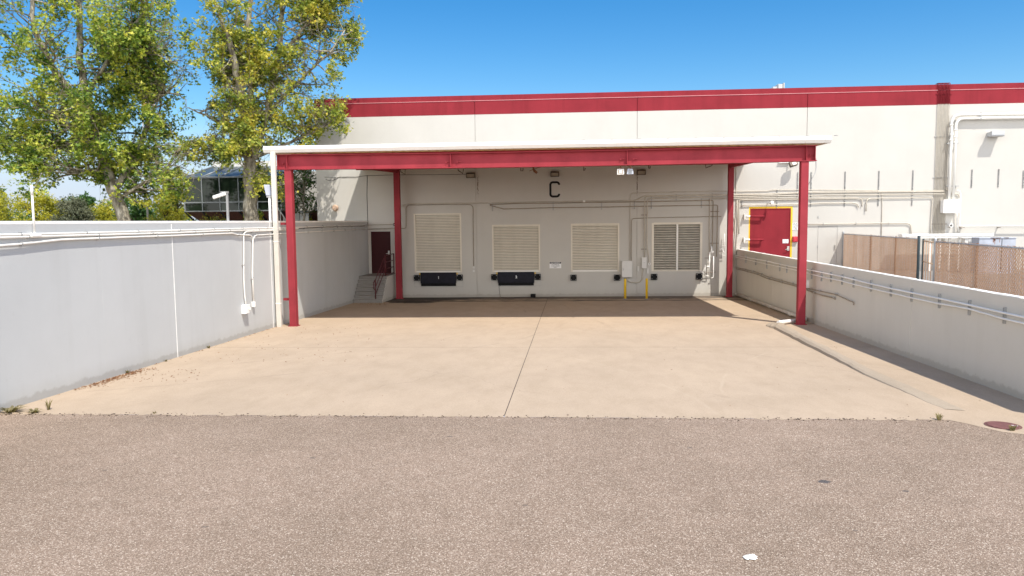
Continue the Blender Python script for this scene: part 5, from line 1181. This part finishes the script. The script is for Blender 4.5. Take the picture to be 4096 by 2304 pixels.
# roof hood
a, b = atY(3114, 352, 4.0), atY(3138, 334, 4.0)
e = empty('roof_vent', ((a.x+b.x)/2, 4.3, 9.25), 'small galvanised vent hood peeking above the parapet', 'roof vent')
m = MB(); n = len(m.v); x0, x1, zt = a.x, b.x, b.z
m.prism_x([(4.0, 9.25), (4.0, zt-0.03), (4.1, zt), (4.7, zt), (4.7, 9.25)], x0, x1-0.07); m.build('hood', M['lampgrey'], e)
m = MB(); m.box(x1-0.065, x1, 3.95, 4.75, 9.25, zt+0.03); m.build('hood_lip', M['strut'], e)
m = MB(); m.box(x0-0.25, x0-0.005, 4.1, 4.6, 9.25, zt-0.13); m.build('duct', M['lampgrey'], e)

# small things at the foot of the loading wall
p = atY(2132.5, 1200, -0.25); m = MB(); m.box(p.x-0.12, p.x+0.12, -0.42, -0.12, gz(p.x, -0.3)+0.002, gz(p.x, -0.3)+0.16)
tag(m.build('rubber_block', M['rubber'], bevel=0.01), 'black rubber block on the floor against the loading wall below the parking sign', 'block')
m = MB(); rr = random.Random(6); pts = []
for k in range(24):
    x = -3.4+2.6*k/23; y = -0.55-0.25*math.sin(k*0.5)+rr.uniform(-0.04, 0.04); pts.append((x, y, gz(x, y)+0.014))
m.tube(pts, 0.014, 6); tag(m.build('cable', M['cable']), 'black cable lying loose on the floor along the foot of the loading wall', 'cable')
p = atY(2336.5, 805.5, -0.05); m = MB(); m.box(p.x-0.055, p.x+0.055, -0.10, -0.002, p.z-0.045, p.z+0.045); tag(m.build('conduit_box', M['white'], bevel=0.006), 'small white junction box on the conduits over the third roller door', 'junction box')
# flagpole between the two sycamores
fb = atY(592, 880, 11.0); zt = atY(565, 330, 11.0).z; fz1, fz0 = atY(580, 386, 11.0).z, atY(580, 412, 11.0).z
e = empty('flagpole', (fb.x, 11.0, 3.0), 'grey flagpole with a drooping red and white striped flag, seen between the sycamores', 'flagpole')
m = MB(); m.tube([(fb.x, 11, 3.0), (fb.x, 11, zt)], 0.07, 8, 0.04); m.build('pole', M['lampgrey'], e)
m = MB(); nx = 12; fw = 0.85
for i in range(nx):
    for k in range(7):
        def fp(a, b): 
            t = a/nx; return (fb.x+0.06+fw*t, 11+0.09*math.sin(t*9+b*0.3), fz1-(fz1-fz0)*1.15*b/7-0.22*t*t)
        m.face([fp(i, k), fp(i+1, k), fp(i+1, k+1), fp(i, k+1)], True, k % 2)
m.build('flag', [paint('red_flag_cloth', (0.42, 0.02, 0.04), 0.9, 0.1, 4.0), M['whitetxt']], e, recalc=False)

# ------------------------------------------------------------------ building with the glass bay behind the right tree
Yg = 3.0
def G_(x, y, Y=Yg): return atY(x, y, Y)
gx0 = G_(738, 800).x; gx1 = gx0+5.4; gz0 = G_(800, 845).z; gz1 = G_(800, 711).z; zt0 = G_(880, 667, Yg+1.6).z; zc = G_(880, 646, Yg+1.6).z
ob = empty('office_building', (gx0+3, Yg+3, 3.0), 'white office building with dark glass bay and brown granite base behind the right sycamore', 'building')
m = MB(); m.box(gx0+0.05, gx1, Yg+0.03, Yg+5, gz0, gz1); 
glo = m.build('window', M['glass'], ob)
m = MB()
xsm = [gx0, G_(809, 800).x, G_(880, 800).x, G_(955, 800).x, G_(1030, 800).x, gx1]
for x in xsm: m.box(x-0.025, x+0.025, Yg-0.02, Yg+0.029, gz0, gz1)
for zz in (gz0, G_(880, 809).z, gz1): m.box(gx0-0.035, gx1, Yg-0.03, Yg-0.0205, zz-0.03, zz+0.03)
m.box(gx0-0.04, gx0+0.049, Yg+0.03, Yg+5, gz1-0.06, gz1+0.002); m.box(gx0-0.04, gx0+0.049, Yg+0.031, Yg+0.1, gz0, gz1-0.061)
m.build('mullion', M['alu'], glo)
sx = 0.95     # the left hip of the glass roof
m = MB(); m.face([(gx0, Yg, gz1+0.02), (gx1, Yg, gz1+0.02), (gx1, Yg+1.6, zt0), (gx0+sx, Yg+1.6, zt0)]); m.face([(gx0, Yg, gz1+0.02), (gx0+sx, Yg+1.6, zt0), (gx0+sx, Yg+5, zt0), (gx0, Yg+5, gz1+0.02)])
gro = m.build('glass_roof', M['roofglass'], ob, recalc=False)
m = MB()
for i, x in enumerate(xsm):
    xt = x+sx*(1-0.75*i/5) if i else gx0+sx
    m.tube([(x, Yg-0.01, gz1+0.03), (xt, Yg+1.6, zt0+0.02)], 0.04, 5)
m.tube([(gx0-0.02, Yg-0.01, gz1+0.03), (gx1, Yg-0.01, gz1+0.03)], 0.04, 5)
m.build('mullion', M['alu'], gro)
m = MB(); m.box(gx0+sx-0.05, gx1, Yg+1.605, Yg+5, zt0-0.02, zc); m.build('roof_cap', M['white'], ob)
m = MB()
gb = gz0-1.6
n = len(m.v); m.v += [(gx0+0.05, Yg+0.02, gz0-0.031), (gx1+3.4, Yg+0.02, gz0-0.031), (gx1+3.4, Yg+1.5, gb), (gx0+1.6, Yg+1.5, gb)]; m.f.append((n, n+3, n+2, n+1)); m.sm.append(False); m.mi.append(0)
m.face([(gx0+0.05, Yg+0.02, gz0-0.031), (gx0+0.05, Yg+5, gz0-0.031), (gx0+1.6, Yg+5, gb), (gx0+1.6, Yg+1.5, gb)])
m.build('granite_base', M['granite'], ob, recalc=False)
m = MB()
for i, x in enumerate(xsm+[gx1+1.2, gx1+2.4]): m.tube([(x, Yg-0.01, gz0-0.04), (x+0.9, Yg+1.5, gb)], 0.05, 5)
m.build('base_rib', M['black'], ob)
m = MB(); m.box(gx1+0.002, -13.3, Yg+2.2, Yg+12, 2.5, G_(1200, 700, Yg+2.2).z+0.2); m.box(gx0+1.6, gx1, Yg+5.01, Yg+12, 2.5, zt0-0.2); m.build('wall', M['wall'], ob)
# white corrugated screen, wall and stair rail at the right of it
a, b = atY(1199, 843, 2.2), atY(1236, 884, 2.2)
e = empty('metal_screen', ((a.x+b.x)/2, 2.2, 3.0), 'white corrugated metal screen behind the front left red post', 'screen')
m = MB(); n = 9
for i in range(n):
    x0 = a.x+(b.x-a.x)*i/n; q = (b.x-a.x)/n; m.box(x0, x0+q*0.5, 2.17, 2.2, 3.0, a.z); m.box(x0+q*0.5, x0+q, 2.2, 2.23, 3.0, a.z-0.002)
m.build('corrugated_sheet', M['white'], e)
m = MB(); m.box(a.x-0.55, a.x-0.004, 2.1, 2.3, 3.0, a.z+0.02); m.build('screen_wall', M['wall'], e)
a = atY(1090, 850, 1.2); e = empty('stair_railing', (a.x, 1.2, 3.0), 'white steel stair railing between the white downspout and the glass bay', 'railing')
z1 = atY(1090, 822, 1.2).z; x1 = atY(1150, 880, 1.2).x; z2 = 3.75
xa = atY(1078, 850, 1.2).x
for i in range(6):
    x = xa+(x1-xa)*i/5; zz = z1 if i < 3 else z1-(z1-z2)*(i-2)/3
    m = MB(); m.tube([(x, 1.2, 3.0), (x, 1.2, zz)], 0.022, 6); m.build('baluster', M['white'], e)
m = MB(); m.tube([(xa, 1.2, z1), (xa+(x1-xa)*0.4, 1.2, z1), (x1, 1.2, z2)], 0.03, 6); m.build('rail', M['white'], e)

# ------------------------------------------------------------------ trees
LEAF = [(0, 0.0), (0.28, 0.10), (0.50, 0.36), (0.56, 0.13), (1.0, 0.0), (0.56, -0.13), (0.50, -0.36), (0.28, -0.10)]
def add_leaf(mb, p, s, rr, up=1.0):
    d = Vector((rr.gauss(0, 1), rr.gauss(0, 1), rr.gauss(-0.25, 0.7)))
    if d.length < 1e-3: return
    d.normalize(); nv = Vector((rr.gauss(0, 1)+0.35*up, rr.gauss(0, 1)-0.55*up, rr.gauss(0, 1)+1.1*up)); w = d.cross(nv)
    if w.length < 1e-3: return
    w.normalize(); nn = w.cross(d)*rr.uniform(-0.25, 0.25)
    n = len(mb.v)
    for u, v in LEAF: q = p + d*(u*s) + w*(v*s) + nn*(abs(v)*s); mb.v.append((q.x, q.y, q.z))
    mb.f.append((n, n+1, n+2, n+3, n+4)); mb.f.append((n, n+4, n+5, n+6, n+7)); mb.sm += [False, False]; mb.mi += [0, 0]
def grow(p, d, l, segs, rr, jit, up):
    pts = [p.copy()]; d = d.normalized()
    for i in range(segs):
        d = (d + Vector((rr.gauss(0, jit), rr.gauss(0, jit), rr.gauss(0, jit)+up))).normalized(); p = p + d*(l/segs); pts.append(p.copy())
    return pts
def sample(pts, t):
    k = t*(len(pts)-1); i = min(int(k), len(pts)-2); return pts[i].lerp(pts[i+1], k-i), (pts[i+1]-pts[i]).normalized()
def big_tree(name, label, base, stems, leafm, seed, nb, blen, ok, group, leaf_s=(0.09, 0.19), nleaf=38, dens=None, bare=0.25, limbs=()):
    rr = random.Random(seed); e = empty(name, base, label, 'tree', group)
    tk, br, tw, lf_ = MB(), MB(), MB(), MB()
    starts = []
    for pts, r0, r1 in stems:
        fine = []
        for i in range(len(pts)-1):
            for k in range(4): fine.append(pts[i].lerp(pts[i+1], k/4)+Vector((rr.gauss(0, 0.03), rr.gauss(0, 0.03), 0)))
        fine.append(pts[-1]); tk.tube(fine, r0, 10, r1); starts.append((fine, r0, r1))
    count = 0
    todo = []
    for pts, r0, r1, share in [(s[0], s[1], s[2], 1.0/len(starts)) for s in starts]:
        for k in range(int(nb*share)):
            t = 0.16+0.84*((k+rr.random())/max(1, int(nb*share))); p, d = sample(pts, min(t, 1)); a = rr.uniform(0, 6.283)
            todo.append((p, Vector((math.cos(a), math.sin(a)*0.8, rr.uniform(-0.25, 0.75))), rr.uniform(*blen)*(1.05-0.25*t), 0.015+0.035*(1-t)+0.02*rr.random()))
    for p, d, l in limbs: todo.append((p, d, l, 0.05))
    for p, d, l, r in todo:
        pts = grow(p, d, l, 7, rr, 0.22, 0.05)
        if not ok(pts[4]): continue
        if not ok(pts[-1]): pts = pts[:6]
        br.tube(pts, r, 5, 0.008, caps=False)
        for j in range(int(3+l*2.6)):
            t = 0.25+0.75*rr.random(); q, dd = sample(pts, t)
            a = Vector((rr.gauss(0, 1), rr.gauss(0, 1), rr.gauss(0.1, 0.7))); td = (dd*0.8+a.normalized()).normalized(); tl = rr.uniform(0.45, 1.25)
            tp = grow(q, td, tl, 5, rr, 0.28, -0.02 if rr.random() < 0.5 else 0.08)
            if not ok(tp[-1]) or not ok(tp[2]): continue
            tw.tube(tp, 0.0085, 3, 0.003, caps=False)
            if rr.random() < bare:
                for _ in range(3):
                    s0, sd = sample(tp, rr.uniform(0.3, 1)); tw.tube(grow(s0, sd+Vector((rr.gauss(0, .7), rr.gauss(0, .7), rr.gauss(0, .6))), rr.uniform(0.25, 0.7), 4, rr, 0.3, 0.0), 0.005, 3, 0.002, caps=False)
                continue
            k = dens(tp[3]) if dens else 1.0
            if mnoise.noise(tp[3]*0.55+Vector((seed, 0, 0))) < -0.12: k *= 0.12
            for _ in range(int(nleaf*k*rr.uniform(0.5, 1.3))):
                s0, _d = sample(tp, rr.uniform(0.25, 1.0)); c = s0+Vector((rr.gauss(0, 0.11), rr.gauss(0, 0.11), rr.gauss(-0.05, 0.10)))
                if ok(c): add_leaf(lf_, c, rr.uniform(*leaf_s), rr); count += 1
    tk.build('trunk', M['bark'], e); br.build('branches', M['bark'], e); tw.build('twigs', M['twig'], e, recalc=False); lf_.build('crown', leafm, e, recalc=False)
    return e, count
def pxl(pts, Y, dy=None): return [atY(x, y, Y+(dy[i] if dy else 0)) for i, (x, y) in enumerate(pts)]
# left sycamore
Yl = -5.0
def ok_l(p): return p.z > 4.45 and p.y < 3.5 and (p.z < 7.6 or p.x < -17.0+0.25*mnoise.noise(p*0.8))
b0 = atY(500, 905, Yl); b0.z = 2.95
st_l = [([b0]+pxl([(490, 860), (455, 760), (420, 650), (372, 500), (345, 380), (325, 250), (318, 100), (312, -150), (318, -420)], Yl), 0.30, 0.07),
        (pxl([(372, 500), (300, 380), (220, 290), (165, 180), (132, 90), (125, -40), (120, -200)], Yl, [0, -.4, -.8, -1, -1.2, -1.2, -1.2]), 0.17, 0.06),
        (pxl([(420, 650), (350, 560), (250, 480), (150, 420)], Yl, [0, -.6, -1.2, -1.6]), 0.13, 0.04),
        (pxl([(455, 760), (540, 640), (590, 500), (600, 330), (560, 150), (575, -120)], Yl, [0, .6, 1.2, 1.4, 1.6, 1.6]), 0.15, 0.05),
        (pxl([(345, 380), (430, 250), (520, 120), (620, 0), (640, -200)], Yl, [0, -.5, -.8, -1, -1]), 0.10, 0.03),
        (pxl([(440, 720), (340, 690), (240, 680), (120, 650)], Yl, [0, -.5, -.8, -.6]), 0.10, 0.03),
        (pxl([(350, 560), (240, 590), (130, 560), (40, 520)], Yl, [-.6, -.2, .2, .3]), 0.08, 0.02), (pxl([(470, 800), (560, 740), (650, 690), (720, 600)], Yl, [0, .4, .6, .8]), 0.09, 0.02),
        (pxl([(596, 420), (660, 380), (690, 350)], Yl, [1.3, 1.2, 1.0]), 0.07, 0.02), (pxl([(430, 250), (520, 235), (600, 210)], Yl, [-.5, -.2, 0]), 0.07, 0.02)]
e1_, c1 = big_tree('sycamore_tree', 'leaning sycamore with mottled trunk and many bare twigs at the far left', b0, st_l, M['leaf_a'], 3, 330, (1.3, 3.1), ok_l, 'sycamore trees behind the left wall', nleaf=42, bare=0.20, leaf_s=(0.13, 0.25))
# right sycamore
Yr = -3.2
def ok_r(p):
    if p.x > -12.95 and p.y > -0.35: return False
    if p.z < 4.9 and p.x > -12.0: return False
    if p.x > -10.6 and p.z < 7.0: return False
    if p.x > -11.0 and 5.9 < p.z < 7.0: return False
    # right side thins out towards the roofline
    lim = -9.3 if p.z > 9.5 else (-10.2 if p.z > 7.5 else -11.5)
    if p.z > 7.8 and p.x < -16.2+0.8*mnoise.noise(p*0.7): return False
    return p.x < lim and p.z > 4.7 and p.y < 2.4
b1 = atY(1008, 900, Yr); b1.z = 2.95
st_r = [([b1]+pxl([(1003, 840), (1000, 740), (996, 640), (985, 540), (972, 430), (955, 330), (925, 190), (870, 40), (800, -140)], Yr, [0, 0, 0, 0, -.2, -.5, -.8, -1, -1.2, -1.2]), 0.36, 0.06),
        (pxl([(1000, 640), (1010, 500), (1004, 362), (998, 230), (994, 97), (1000, 0), (1010, -200), (1015, -420)], Yr, [0, .2, .3, .3, .3, .3, .3, .3]), 0.17, 0.08),
        (pxl([(1003, 650), (1040, 560), (1067, 459), (1095, 300), (1122, 130), (1130, 20), (1150, -150), (1160, -380)], Yr, [0, .4, .6, .7, .7, .7, .7, .7]), 0.19, 0.07),
        (pxl([(1067, 459), (1150, 370), (1230, 290), (1330, 200), (1380, 120)], Yr, [.6, .4, .2, 0, 0]), 0.09, 0.025),
        (pxl([(1110, 230), (1200, 130), (1280, 40), (1340, -60)], Yr, [.7, .3, 0, -.2]), 0.09, 0.03),
        (pxl([(1003, 640), (1110, 590), (1220, 545), (1310, 500), (1375, 480)], Yr, [0, .4, .6, .6, .7]), 0.09, 0.02),
        (pxl([(985, 560), (900, 500), (820, 460), (750, 430)], Yr, [0, -.4, -.6, -.8]), 0.08, 0.02),
        (pxl([(990, 620), (900, 610), (820, 580)], Yr, [0, -.3, -.2]), 0.07, 0.02), (pxl([(960, 330), (880, 270), (810, 200)], Yr, [-.5, 0, .3]), 0.07, 0.02)]
e2_, c2 = big_tree('sycamore_tree', 'tall multi stemmed sycamore with yellowing leaves beside the warehouse corner', b1, st_r, M['leaf_b'], 8, 310, (1.2, 2.7), ok_r, 'sycamore trees behind the left wall', nleaf=42, bare=0.20, leaf_s=(0.13, 0.25))
# a third one, its trunk outside the frame on the left
b3 = atY(-420, 905, -3); b3.z = 2.95
st_3 = [([b3]+pxl([(-410, 700), (-390, 450), (-380, 200), (-360, -100)], -3), 0.32, 0.08), (pxl([(-390, 450), (-260, 200), (-130, 40), (-20, -20)], -3), 0.10, 0.03)]
big_tree('sycamore_tree', 'sycamore branch tips poking in at the top left corner', b3, st_3, M['leaf_dark'], 15, 60, (1.0, 2.2), lambda p: p.z > 5, 'sycamore trees behind the left wall', nleaf=26, bare=0.2)
# young tree between the white building and the warehouse corner
b4 = atY(1215, 900, 0.6); b4.z = 2.95
def ok4(p): return p.z > 4.25 and p.x < -12.85 and p.y < 2.0 and p.x > -15.2
st_4 = [([b4]+pxl([(1216, 860), (1212, 780), (1218, 700), (1225, 640)], 0.6), 0.07, 0.03)]
big_tree('young_tree', 'small dark green young tree between white building and warehouse corner', b4, st_4, M['leaf_dark'], 23, 46, (0.6, 1.3), ok4, None, nleaf=34, bare=0.05)

# shrubs, hedges, far trees -------------------------------------------------
def crown_tree(name, label, px0, px1, pytop, Y, leafm, seed, n, leaf, group='trees and hedges behind the left wall', cat='tree', zb_=2.9, lumps=26, conifer=False):
    rr = random.Random(seed); a, b = atY(px0, 880, Y), atY(px1, 880, Y); zt = atY((px0+px1)/2, pytop, Y).z
    cx, hw = (a.x+b.x)/2, (b.x-a.x)/2; h = zt-zb_
    e = empty(name, (cx, Y, zb_), label, cat, group); lf_, tk = MB(), MB()
    tk.tube([(cx, Y, zb_), (cx+rr.uniform(-.1, .1), Y, zb_+h*0.5), (cx+rr.uniform(-.2, .2)*hw, Y, zb_+h*0.9)], min(0.22, hw*0.1), 7, 0.03)
    cl = []
    for _ in range(lumps):
        u = rr.uniform(0, 6.283); v = rr.random(); zz = v**0.8
        rad = (1-zz*0.92) if conifer else math.sqrt(max(0.04, 1-(zz*0.96)**2.2))
        rad *= rr.uniform(0.45, 1.0)
        c = Vector((cx+hw*rad*math.cos(u)*0.88, Y+hw*rad*math.sin(u)*0.8, zb_+h*(0.08+0.84*zz))); cl.append((c, hw*rr.uniform(0.16, 0.36)))
        tk.tube([(cx, Y, zb_+h*min(0.7, zz*0.7)), c], 0.03, 4, 0.01, caps=False)
    for _ in range(n):
        c, r = rr.choice(cl); g = Vector((rr.gauss(0, 1), rr.gauss(0, 1), rr.gauss(0, 0.8))).normalized()*(r*(0.45+0.6*rr.random()))
        p = c+g
        if conifer: p.z -= 0.25*abs(g.x+g.y)
        if p.z < zb_: continue
        add_leaf(lf_, p, rr.uniform(*leaf), rr, 1.1)
    tk.build('trunk', M['darkbark'], e, recalc=False); lf_.build('crown', leafm, e, recalc=False)
    return e
crown_tree('hedge_tree', 'round yellow green tree behind the left wall at the left frame edge', -200, 110, 765, 9, M['leaf_yg'], 31, 5200, (0.10, 0.22), lumps=36)
crown_tree('hedge_tree', 'yellow green tree behind the short white pole, taller of the pair there', 30, 260, 768, 7, M['leaf_yg'], 32, 5200, (0.10, 0.20), lumps=34)
crown_tree('hedge_tree', 'olive hedge tree between the white pole and the grey cedar', 150, 330, 795, 8, M['leaf_yg'], 33, 3600, (0.10, 0.20), lumps=28)
crown_tree('cedar_tree', 'grey green cedar behind the left wall between yellow hedges', 190, 400, 795, 5, M['leaf_grey'], 34, 6500, (0.08, 0.20), lumps=46, conifer=False)
crown_tree('hedge_tree', 'bright yellow green bush left of the leaning sycamore trunk', 345, 520, 805, 6, M['leaf_yg'], 35, 4200, (0.08, 0.18), lumps=30)
crown_tree('hedge_tree', 'bright yellow green bush right of the leaning sycamore trunk', 560, 760, 815, 1.5, M['leaf_yg'], 36, 4200, (0.07, 0.16), lumps=30)
crown_tree('broadleaf_tree', 'green round topped tree left of the glass bay', 625, 790, 660, 10, M['leaf_yg'], 37, 6000, (0.10, 0.24), lumps=40)
crown_tree('broadleaf_tree', 'dark distant tree low behind the leaning sycamore', 380, 640, 790, 22, M['leaf_dark'], 38, 3800, (0.2, 0.42), lumps=30)
crown_tree('broadleaf_tree', 'dark distant tree peeking over hedges at the left frame edge', -90, 30, 722, 40, M['leaf_dark'], 39, 2600, (0.25, 0.5), lumps=24)
crown_tree('broadleaf_tree', 'dark distant tree between hedge and cedar tops', 230, 420, 782, 45, M['leaf_dark'], 40, 2600, (0.3, 0.6), lumps=24)
crown_tree('shrub', 'small leafy shrub at the foot of the right sycamore trunk', 955, 1070, 838, -2.2, M['leaf_a'], 41, 1500, (0.06, 0.14), 'shrubs at the glass bay', 'shrub', 3.0, 14)
crown_tree('shrub', 'orange tinged shrub in front of the granite base under the glass bay', 800, 960, 852, 1.6, M['leaf_yg'], 42, 1300, (0.06, 0.13), 'shrubs at the glass bay', 'shrub', 3.0, 16)
crown_tree('shrub', 'yellow green shrub behind the corner of the warehouse', 1220, 1268, 840, 3.2, M['leaf_yg'], 43, 700, (0.06, 0.14), 'shrubs at the glass bay', 'shrub', 3.0, 8)
# far tree line on the left horizon and behind the building
crown_tree('far_tree_row', 'x', 0, 1, 800, 300, M['leaf_dark'], 1, 0, (1, 2)) if False else None
m = MB(); rr = random.Random(77)
for _ in range(9000):
    x = rr.uniform(-330, 60); y = rr.uniform(150, 190); hgt = 5.5+3.0*mnoise.noise((x*0.06, 0, 0))+2*mnoise.noise((x*0.2, 4, 0)); add_leaf(m, Vector((x, y, 3+rr.random()**0.7*hgt)), rr.uniform(1.0, 2.2), rr, 1.1)
o = m.build('distant_woods', M['leaf_dark'], recalc=False); tag(o, 'distant dark tree line on the horizon behind the left wall', 'woods', kind='stuff')

# ------------------------------------------------------------------ light, sky, camera
SUN_DIR = Vector((-0.375, 0.515, -1.0)).normalized()
SUN_E, SKY_S, FILL_CLOUD_LO, FILL_CLOUD_COL = 2.85, 0.084, 0.24, (18.9, 18.8, 18.5)
sd = bpy.data.lights.new('sun', 'SUN'); sd.energy = SUN_E; sd.angle = R(0.53); sd.color = (1.0, 0.95, 0.86)
so = bpy.data.objects.new('sun', sd); COL.objects.link(so); so.rotation_euler = SUN_DIR.to_track_quat('-Z', 'Y').to_euler(); so.location = (10, -20, 30)
w = bpy.data.worlds.new('World'); scene.world = w; w.use_nodes = True; nt = w.node_tree; bg = nt.nodes['Background']
sk = nt.nodes.new('ShaderNodeTexSky'); sk.sky_type = 'NISHITA'; sk.sun_disc = False
sk.sun_elevation = math.asin(-SUN_DIR.z); sk.sun_rotation = math.atan2(-SUN_DIR.x, -SUN_DIR.y); sk.altitude = 50; sk.air_density = 1.0; sk.dust_density = 0.25; sk.ozone_density = 2.5
hs = nt.nodes.new('ShaderNodeHueSaturation'); hs.inputs['Saturation'].default_value = 1.45; hs.inputs['Value'].default_value = 1.0
nt.links.new(sk.outputs['Color'], hs.inputs['Color'])
# unseen cloud bank added behind the viewer to brighten the shaded dock wall
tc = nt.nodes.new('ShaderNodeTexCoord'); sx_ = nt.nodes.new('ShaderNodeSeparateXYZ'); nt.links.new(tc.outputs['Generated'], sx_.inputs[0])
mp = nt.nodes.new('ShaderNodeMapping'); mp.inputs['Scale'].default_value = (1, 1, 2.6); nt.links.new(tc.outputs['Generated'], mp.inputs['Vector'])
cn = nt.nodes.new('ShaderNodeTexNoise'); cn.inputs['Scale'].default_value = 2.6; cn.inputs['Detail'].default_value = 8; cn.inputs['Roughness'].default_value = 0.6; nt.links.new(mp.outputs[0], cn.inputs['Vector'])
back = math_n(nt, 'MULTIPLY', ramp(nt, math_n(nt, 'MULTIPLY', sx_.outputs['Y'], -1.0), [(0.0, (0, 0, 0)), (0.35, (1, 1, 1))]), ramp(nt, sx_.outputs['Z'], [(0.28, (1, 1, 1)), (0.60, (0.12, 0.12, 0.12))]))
cl = ramp(nt, cn.outputs['Fac'], [(FILL_CLOUD_LO, (0, 0, 0)), (FILL_CLOUD_LO+0.2, (1, 1, 1))])
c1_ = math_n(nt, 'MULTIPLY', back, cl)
low = ramp(nt, sx_.outputs['Z'], [(0.0, (0.92, 0.92, 0.92)), (0.05, (0.75, 0.75, 0.75)), (0.13, (0, 0, 0))])
cm = mixc(nt, low, hs.outputs['Color'], (3.9, 4.4, 5.7))          # pale lavender haze band low over the horizon
cm = mixc(nt, c1_, cm, FILL_CLOUD_COL)
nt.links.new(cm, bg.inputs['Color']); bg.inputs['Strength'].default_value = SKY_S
cd_ = bpy.data.cameras.new('camera'); cd_.lens = FPX/4096*36; cd_.sensor_width = 36; cd_.sensor_fit = 'HORIZONTAL'; cd_.clip_start = 0.1; cd_.clip_end = 3000
co = bpy.data.objects.new('camera', cd_); COL.objects.link(co)
co.matrix_world = Matrix(((RV.x, UV.x, -F.x, CAM.x), (RV.y, UV.y, -F.y, CAM.y), (RV.z, UV.z, -F.z, CAM.z), (0, 0, 0, 1)))
scene.camera = co
vs = scene.view_settings; vs.view_transform = 'Standard'; vs.look = 'None'; vs.exposure = 0.94; vs.gamma = 1.0
scene.cycles.max_bounces = 8; scene.cycles.diffuse_bounces = 5; scene.cycles.transparent_max_bounces = 8
